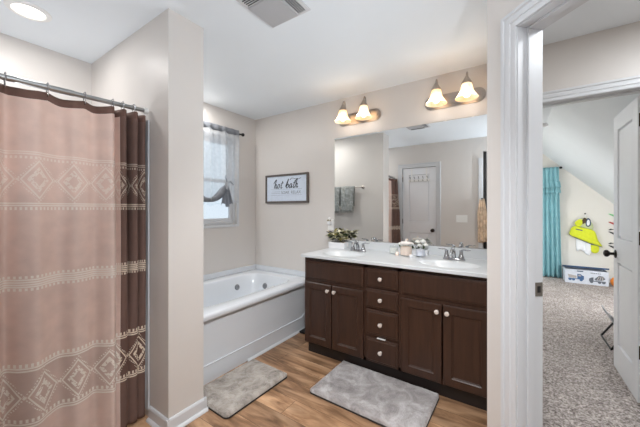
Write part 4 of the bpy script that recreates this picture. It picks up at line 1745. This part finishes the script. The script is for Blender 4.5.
# ------------------------------------------------------------------ rugs
def rug(name, label, loc, rz, hw, hh, mat, ht=.030, crease=0.0):
    r = thing(name, label, 'bath mat', loc, rz, 'plush bath mats')
    b = new()

    def f(a, c):
        # rounded rectangle with soft shoulders
        u, w = 2 * a - 1, 2 * c - 1
        rr = .03
        x, y = u * hw, w * hh
        qx, qy = max(0, abs(x) - (hw - rr)), max(0, abs(y) - (hh - rr))
        q = math.hypot(qx, qy)
        if q > rr:
            kx = rr / q
            x = math.copysign(hw - rr + qx * kx, x)
            y = math.copysign(hh - rr + qy * kx, y)
        e = min(hw - abs(u * hw), hh - abs(w * hh))
        e2 = min(1, e / .028)
        z = .008 + (ht - .008) * math.sqrt(max(0, 1 - (1 - e2) ** 2))
        nn = noise.fractal(Vector((x * 14 + loc[0] * 9, y * 14, 0)), 1.0, 2.0, 4)
        z += .0045 * nn * e2
        if crease:
            cr = abs(noise.fractal(Vector((x * 9 + 3, y * 11, 5)), 1.0, 2.0, 3))
            z -= crease * math.exp(-(cr / .05) ** 2) * e2
        return (x, y, max(.0075, z))
    vs, fs = grid(b, 110, 74, f)
    obj('pile', b, mat, r, 180)
    b = new()
    ol_ = []
    rr = .032
    for cxs, cys, a0 in ((1, 1, 0), (-1, 1, PI / 2), (-1, -1, PI), (1, -1, 1.5 * PI)):
        for k in range(7):
            a = a0 + PI / 2 * k / 6
            ol_.append((cxs * (hw - rr + .002) + rr * math.cos(a), cys * (hh - rr + .002) + rr * math.sin(a)))
    t_ = [b.verts.new((x, y, .0105)) for x, y in ol_]
    b_ = [b.verts.new((x, y, .0008)) for x, y in ol_]
    b.faces.new(t_)
    b.faces.new(b_[::-1])
    for k in range(len(ol_)):
        b.faces.new((t_[k], b_[k], b_[(k + 1) % len(ol_)], t_[(k + 1) % len(ol_)]))
    obj('backing', b, RUGEDGE, r)
    return r


rug('bath_mat', 'taupe plush bath mat lying along the bathtub apron', (-1.642, 1.425, 0), math.radians(-1.5), .196, .283, RUGA, .034, .011)
rug('bath_mat', 'grey plush bath mat lying in front of the vanity', (-.812, 1.865, 0), math.radians(-1), .383, .240, RUGB, .032, .004)


# ------------------------------------------------------------------ things seen in the mirror
tb = thing('towel_bar', 'chrome towel bar on the tub side of the wing wall, reflected', 'towel bar', (-2.29, 1.115, 1.625))
b = new()
tube(b, [(-.31, .062, 0), (.31, .062, 0)], .008, 12)
obj('bar', b, NICKEL, tb)
for s in (-1, 1):
    b = new()
    lathe(b, [(.001, 0), (.026, 0), (.024, .006), (.012, .012), (.010, .05), (.013, .062), (.001, .072)], 18, T(s * .31, .0005, 0) @ Matrix.Rotation(-PI / 2, 4, 'X'))
    obj('post', b, NICKEL, tb)


def hung_towel(x0, x1, z_low, label):
    cx_ = (x0 + x1) / 2
    r = thing('hand_towel', label, 'towel', (cx_, 1.177, 1.625), 0, 'grey towels on the bar')
    hw = (x1 - x0) / 2
    Ls = 1.625 - z_low

    def f(a, c):
        x = -hw + 2 * hw * a
        # over the bar: back side short, front side long
        s = c
        wv = .006 * math.sin(a * 16) + .004 * math.sin(a * 31)
        if s < .38:
            k = 1 - s / .38
            y, z = -.014 - .008 * k + wv * .6 * k, .008 - .30 * k
        elif s < .46:
            th = PI * (s - .38) / .08
            y, z = -.014 * math.cos(th), .008 + .012 * math.sin(th)
        else:
            k = (s - .46) / .54
            y, z = .014 + .016 * k + wv * (.3 + k), .008 - Ls * k
        return (x * (1 - .10 * math.sin(PI * min(1, abs(z) / Ls))), y, z)
    b = new()
    grid(b, 34, 50, f)
    o = obj('towel_cloth', b, TOWELG, r, 180)
    solid(o, .006)
    b = new()
    for k in range(26):
        x = -hw * .92 + 2 * hw * .92 * k / 25
        tube(b, [(x, .031, .010 - Ls), (x + rng.uniform(-.004, .004), .031, -.018 - Ls)], .0022, 5)
    obj('fringe', b, TOWELG, r)
    return r


hung_towel(-2.60, -2.355, 1.235, 'grey hand towel on the bar, at the mirror edge')
hung_towel(-2.345, -2.10, 1.245, 'grey hand towel on the bar, nearer the free bar end')

hk = thing('hook_rail', 'white rail of five hooks on the door in the mirror', 'hook rail', (-1.43, YF - .0195, 1.80))
b = new()
box(b, -.19, .19, 0.0004, .014, -.022, .022, .004)
obj('rail', b, WHITEP, hk)
for k in range(5):
    b = new()
    x = -.15 + .075 * k
    tube(b, [(x, .012, .028), (x, .03, .055), (x, .045, .06)], .005, 8)
    tube(b, [(x, .014, .0), (x, .03, -.012), (x, .042, -.006), (x, .046, .012)], .005, 8)
    lathe(b, [(.001, -.008), (.008, -.005), (.009, 0), (.008, .005), (.001, .008)], 12, T(x, .047, .062))
    obj('hook', b, STEEL, hk)
for s in (-1, 1):
    b = new()
    box(b, s * .13 - .012, s * .13 + .012, .0005, .003, .022, .222, 0)
    obj('strap', b, WHITEP, hk)

sw = thing('light_switch', 'white three-gang light switch plate reflected in mirror', 'light switch', (-.73, YF + .0005, 1.125))
b = new()
box(b, -.085, .085, 0, .007, -.06, .06, .003)
obj('switch_plate', b, WHITEP, sw)
for k in (-1, 0, 1):
    b = new()
    box(b, k * .047 - .006, k * .047 + .006, .0071, .018, -.006, .014, .002)
    obj('toggle', b, WHITEP, sw)

tw = thing('bath_towel', 'tan towel hanging beside the black door in the mirror', 'towel', (-.435, YF + .021, 1.44))
b = new()


def twf(a, c):
    w = .032 + .036 * min(1, c * 3)
    x = (a - .5) * 2 * w
    return (x + .012 * c, .018 + .010 * math.sin(a * 20 + c * 2) * (.5 + .5 * c), -.68 * c - .01 * math.sin(a * 5))


grid(b, 40, 40, twf)
o = obj('towel_cloth', b, TOWELT, tw, 180)
solid(o, .006)
hk2 = thing('towel_hook', 'small dark hook holding the tan towel', 'hook', (-.435, YF + .0205, 1.45))
b = new()
lathe(b, [(.001, 0), (.012, 0), (.012, .004), (.001, .005)], 14, Matrix.Rotation(-PI / 2, 4, 'X'))
tube(b, [(0, .004, 0), (0, .014, -.006), (0, .020, .002), (0, .021, .012)], .003, 8)
obj('hook', b, BRONZE, hk2)

# ------------------------------------------------------------------ bedroom
br = thing('curtain_rod', 'black curtain rod above the bedroom window', 'curtain rod', (-.05, 6.915, 2.05))
b = new()
tube(b, [(-.76, 0, 0), (.735, 0, 0)], .010, 10)
obj('rod', b, BLACKM, br)
for s in (-1, 1):
    b = new()
    lathe(b, [(.010, -.02), (.018, -.015), (.022, 0), (.018, .016), (.001, .024)], 16, T(s * .752, 0, 0, ry=s * PI / 2))
    obj('finial', b, BLACKM, br)
    b = new()
    tube(b, [(s * .71, 0, 0), (s * .71, .083, 0)], .006, 8)
    obj('bracket', b, BLACKM, br)

tc_ = thing('teal_curtain', 'teal floor-length curtain with ruffled top in the bedroom', 'curtain', (.47, 6.9, 0))


def tcf(a, c):
    t = 1 - c
    w = .20 + .030 * t
    x = (a - .5) * 2 * w + .012 * t
    return (x, -.012 + (.020 + .016 * t) * math.sin(a * 2 * PI * 6.5), .02 + 2.045 * c)


b = new()
grid(b, 120, 30, tcf)
o = obj('curtain_panel', b, TEAL, tc_, 180)
solid(o, .002)
for zt, zb in ((1.80, 1.68), (1.70, 1.58)):
    b = new()

    def rf(a, c):
        x = (a - .5) * 2 * (.216 + .012 * (1 - c))
        return (x, -.012 + .022 * math.sin(a * 2 * PI * 6.5) - .012 - .045 * (1 - c) - .014 * (1 - c) * math.sin(a * 2 * PI * 17), zb + (zt - zb) * c)
    grid(b, 160, 6, rf)
    o = obj('ruffle', b, TEAL, tc_, 180)
    solid(o, .002)

tx = thing('toy_box', 'pale canvas toy box printed with trucks by the bedroom wall', 'toy box', (1.005, 6.755, .006))
b = new()
hx, hy, hz = .275, .155, .235
box(b, -hx, hx, -hy, -hy + .012, 0, hz, .003)
box(b, -hx, hx, hy - .012, hy, 0, hz, .003)
box(b, -hx, -hx + .012, -hy + .012, hy - .012, 0, hz, .003)
box(b, hx - .012, hx, -hy + .012, hy - .012, 0, hz, .003)
box(b, -hx + .012, hx - .012, -hy + .012, hy - .012, 0, .012)
obj('box_body', b, BOXC, tx)
b = new()
ML2 = T(0, hy, hz + .002) @ Matrix.Rotation(math.radians(-9), 4, 'X')
box(b, -hx - .004, hx + .004, -2 * hy - .006, .004, 0, .012, .003, ML2)
ld = obj('lid', b, BOXC, tx)
b = new()
box(b, -hx - .006, hx + .006, -2 * hy - .009, -2 * hy - .0062, -.012, .013, .001, ML2)
box(b, -hx - .008, -hx - .0042, -2 * hy - .006, .004, -.010, .013, .001, ML2)
o = obj('lid_binding', b, NAVY, ld)
o['label'] = 'navy binding'


def disc(b, x, z, r, y0=-hy - .0012, y1=-hy - .0002, seg=20):
    poly_prism(b, [(x + r * math.cos(2 * PI * k / seg), z + r * math.sin(2 * PI * k / seg)) for k in range(seg)], y1 - y0, T(0, y0, 0))


def flat(b, pts, y0=-hy - .001):
    poly_prism(b, pts, .0008, T(0, y0, 0))


# dump truck (blue) on the left half
b = new()
flat(b, [(-.03, .075), (-.03, .135), (-.055, .145), (-.07, .165), (-.115, .165), (-.115, .075)])
flat(b, [(-.235, .085), (-.03, .085), (-.03, .072), (-.235, .072)], -hy - .0018)
for x in (-.21, -.165, -.065):
    disc(b, x, .066, .022, -hy - .0025, -hy - .001)
obj('truck_print', b, PRINTB, tx, 0)
b = new()
flat(b, [(-.24, .15), (-.125, .13), (-.125, .092), (-.225, .092)])
flat(b, [(-.102, .125), (-.102, .152), (-.077, .152), (-.066, .135), (-.066, .125)], -hy - .0022)
obj('truck_print', b, PRINTT, tx, 0)
# mixer truck (grey) on the right half
b = new()
flat(b, [(.035, .06), (.035, .105), (.065, .125), (.09, .13), (.09, .06)])
flat(b, [(.09, .075), (.24, .075), (.24, .06), (.09, .06)])
flat(b, [(.10, .10), (.16, .165), (.21, .155), (.235, .115), (.20, .085), (.12, .082)])
for x in (.065, .165, .215):
    disc(b, x, .054, .022, -hy - .0025, -hy - .0002)
obj('mixer_print', b, PRINTG, tx, 0)
b = new()
for k in range(3):
    flat(b, [(.128 + .032 * k, .09), (.143 + .032 * k, .09), (.168 + .022 * k, .152), (.156 + .022 * k, .152)], -hy - .0018)
obj('mixer_print', b, PRINTT, tx, 0)
b = new()
for k in range(6):
    flat(b, [(.055 + .022 * k, .19), (.067 + .022 * k, .19), (.067 + .022 * k, .203), (.055 + .022 * k, .203)])
obj('lettering', b, PRINTG, tx, 0)
b = new()
flat(b, [(-.12, .205), (-.04, .205), (-.04, .222), (-.12, .222)], -hy - .0012)
obj('handle_tab', b, NAVY, tx, 0)

bm = new()
bmesh.ops.create_uvsphere(bm, u_segments=28, v_segments=18, radius=.085, matrix=T(1.385, 6.62, .091))
for v in bm.verts:
    a = math.atan2(v.co.y - 6.62, v.co.x - 1.385)
    k = 1 - .05 * abs(math.cos(a * 4)) ** 6
    v.co.x = 1.385 + (v.co.x - 1.385) * k
    v.co.y = 6.62 + (v.co.y - 6.62) * k
tag(obj('toy_ball', bm, ORANGE, None, 60), 'orange ribbed ball on the carpet beside the toy box', 'ball')

# hooded lime towel hanging on the gable wall
ht = thing('hooded_towel', 'lime hooded bath towel with white lining on bedroom wall', 'towel', (1.05, 6.992, .80))
MY = Matrix.Identity(4)


def puff(b, pts, th, y):
    """soft panel: outline (x, z) domed towards the viewer"""
    n = len(pts)
    mx, mz = sum(p[0] for p in pts) / n, sum(p[1] for p in pts) / n
    rows = []
    for s, yy in ((1.0, y), (1.0, y - th * .35), (.93, y - th * .8), (.75, y - th), (.4, y - th * 1.06)):
        rows.append([b.verts.new((mx + (p[0] - mx) * s, yy, mz + (p[1] - mz) * s)) for p in pts])
    for r0, r1 in zip(rows, rows[1:]):
        for k in range(n):
            b.faces.new((r0[k], r0[(k + 1) % n], r1[(k + 1) % n], r1[k]))
    b.faces.new(rows[0][::-1])
    b.faces.new(rows[-1])


def smooth_outline(pts, k=4):
    P = [Vector(p) for p in pts]
    out = []
    n = len(P)
    for i in range(n):
        p0, p1, p2, p3 = P[i - 1], P[i], P[(i + 1) % n], P[(i + 2) % n]
        for s in range(k):
            t = s / k
            out.append(.5 * ((2 * p1) + (p2 - p0) * t + (2 * p0 - 5 * p1 + 4 * p2 - p3) * t * t + (3 * p1 - p0 - 3 * p2 + p3) * t ** 3))
    return [(p.x, p.y) for p in out]


b = new()
puff(b, smooth_outline([(-.22, .02), (-.17, .17), (-.04, .15), (.11, .10), (.16, -.06), (.21, -.17), (.05, -.12), (-.12, -.04)]), .05, -.035)
obj('hood', b, LIME, ht, 60)
b = new()
tube(b, [(-.225, -.06, .015), (-.12, -.066, -.045), (.05, -.066, -.125), (.215, -.06, -.178)], .006, 8)
tube(b, [(-.14, -.088, .125), (-.09, -.092, .112), (-.05, -.092, .10)], .008, 8)
tube(b, [(-.225, -.05, .015), (-.20, -.05, .10), (-.172, -.05, .175)], .004, 8)
obj('hood_binding', b, PRINTG, bpy.data.objects['hood'])
b = new()
puff(b, smooth_outline([(-.10, .17), (-.11, .24), (-.06, .29), (.0, .33), (.06, .27), (.10, .20), (.09, .12), (-.02, .15)]), .035, -.03)
obj('hood_crown', b, GREYT, ht, 60)
b = new()
puff(b, smooth_outline([(-.12, .17), (-.15, .23), (-.11, .29), (-.06, .30), (-.045, .24), (-.07, .18)]), .02, -.062)
obj('ear_flap', b, LIME, ht, 60)
b = new()
puff(b, smooth_outline([(-.045, .22), (-.05, .28), (-.02, .33), (.01, .30), (-.005, .24)]), .018, -.058)
obj('dark_patch', b, BROWNS, ht, 60)
b = new()
puff(b, smooth_outline([(.0, .19), (-.005, .27), (.025, .325), (.06, .29), (.065, .21), (.035, .17)], 5), .012, -.062)
e = obj('oval_patch', b, NAVY, ht, 60)
b = new()
puff(b, smooth_outline([(.012, .20), (.010, .26), (.028, .30), (.048, .275), (.050, .22), (.034, .19)], 5), .012, -.068)
obj('oval_centre', b, WHITET, e, 60)
b = new()
puff(b, smooth_outline([(-.12, -.02), (-.02, -.03), (.0, -.18), (-.01, -.28), (-.07, -.25), (-.12, -.27)]), .03, -.004)
puff(b, smooth_outline([(-.02, -.05), (.07, -.10), (.08, -.25), (.05, -.34), (-.01, -.30), (-.02, -.18)]), .03, -.010)
obj('towel_body', b, WHITET, ht, 60)
b = new()
puff(b, smooth_outline([(.06, -.12), (.16, -.13), (.18, -.25), (.13, -.30), (.07, -.26)]), .03, -.012)
obj('wash_mitt', b, LIME, ht, 60)
b = new()
tube(b, [(.07, -.046, -.145), (.11, -.048, -.15), (.15, -.046, -.15)], .006, 8)
obj('mitt_binding', b, PRINTG, bpy.data.objects['wash_mitt'])
b = new()
tube(b, [(0, -.012, .31), (0, -.02, .37), (.004, -.012, .40)], .003, 6)
obj('hanging_loop', b, WHITET, ht)
hk3 = thing('wall_hook', 'dark wall hook above the lime hooded towel', 'hook', (1.05, 6.999, 1.20))
b = new()
lathe(b, [(.001, 0), (.014, 0), (.014, .005), (.001, .006)], 14, Matrix.Rotation(PI / 2, 4, 'X'))
tube(b, [(0, -.005, 0), (0, -.022, -.006), (0, -.028, .008)], .004, 8)
obj('hook', b, BRONZE, hk3)

# hanging string of small paper shapes by the door edge
gs = thing('paper_garland', 'hanging string of small dark paper leaves behind bedroom door', 'garland', (1.43, 6.992, .95))
b = new()
tube(b, [(.02, 0, .30), (.02, 0, -.35)], .003, 6)
obj('string', b, BLACK, gs)
for z, mt, s in ((.22, LEAFG, 1), (.08, RED, 1), (.0, BLACK, -1), (-.09, BLACK, 1), (-.24, BLACK, -1), (-.33, BLACK, 1)):
    b = new()
    poly_prism(b, [(.02, z), (-.02, z + .02 * s), (-.06, z + .035 * s), (-.085, z + .03 * s), (-.05, z + .005 * s), (-.01, z - .02)], .004, T(0, -.008, 0))
    obj('paper_leaf', b, mt, gs, 0)

# small chair with grey curved shell, mostly behind the door
ch = thing('childs_chair', 'low grey shell chair with black sled legs behind bedroom door', 'chair', (.95, 3.82, .006))
prof = catmull([Vector(p) for p in ((-.225, .300), (-.200, .240), (-.155, .182), (-.06, .155), (.06, .150), (.14, .165), (.19, .24), (.22, .36), (.235, .46))], 5)
b = new()
grid(b, len(prof) - 1, 10, lambda a, c: (prof[min(len(prof) - 1, int(round(a * (len(prof) - 1))))].x, -.185 + .37 * c, prof[min(len(prof) - 1, int(round(a * (len(prof) - 1))))].y + .012 * (2 * c - 1) ** 2))
o = obj('seat_shell', b, SEATG, ch, 180)
solid(o, .008)
for s in (-1, 1):
    b = new()
    tube(b, [(-.140, s * .175, .158), (-.185, s * .178, .08), (-.228, s * .18, .008)], .0085, 10)
    obj('leg', b, BLACKM, ch)
    b = new()
    tube(b, [(.14, s * .175, .155), (.18, s * .178, .08), (.215, s * .18, .008)], .0085, 10)
    obj('leg', b, BLACKM, ch)
for x in (-.228, .215):
    b = new()
    tube(b, [(x, -.18, .0075), (x, .18, .0075)], .007, 10)
    obj('floor_bar', b, BLACKM, ch)

sd = thing('smoke_detector', 'small round white detector on the bedroom ceiling', 'smoke detector', (.315, 4.95, ZC))
b = new()
lathe(b, [(.06, -.0005), (.062, -.012), (.052, -.030), (.03, -.036), (.001, -.036)], 28)
obj('detector_body', b, VENTW, sd)
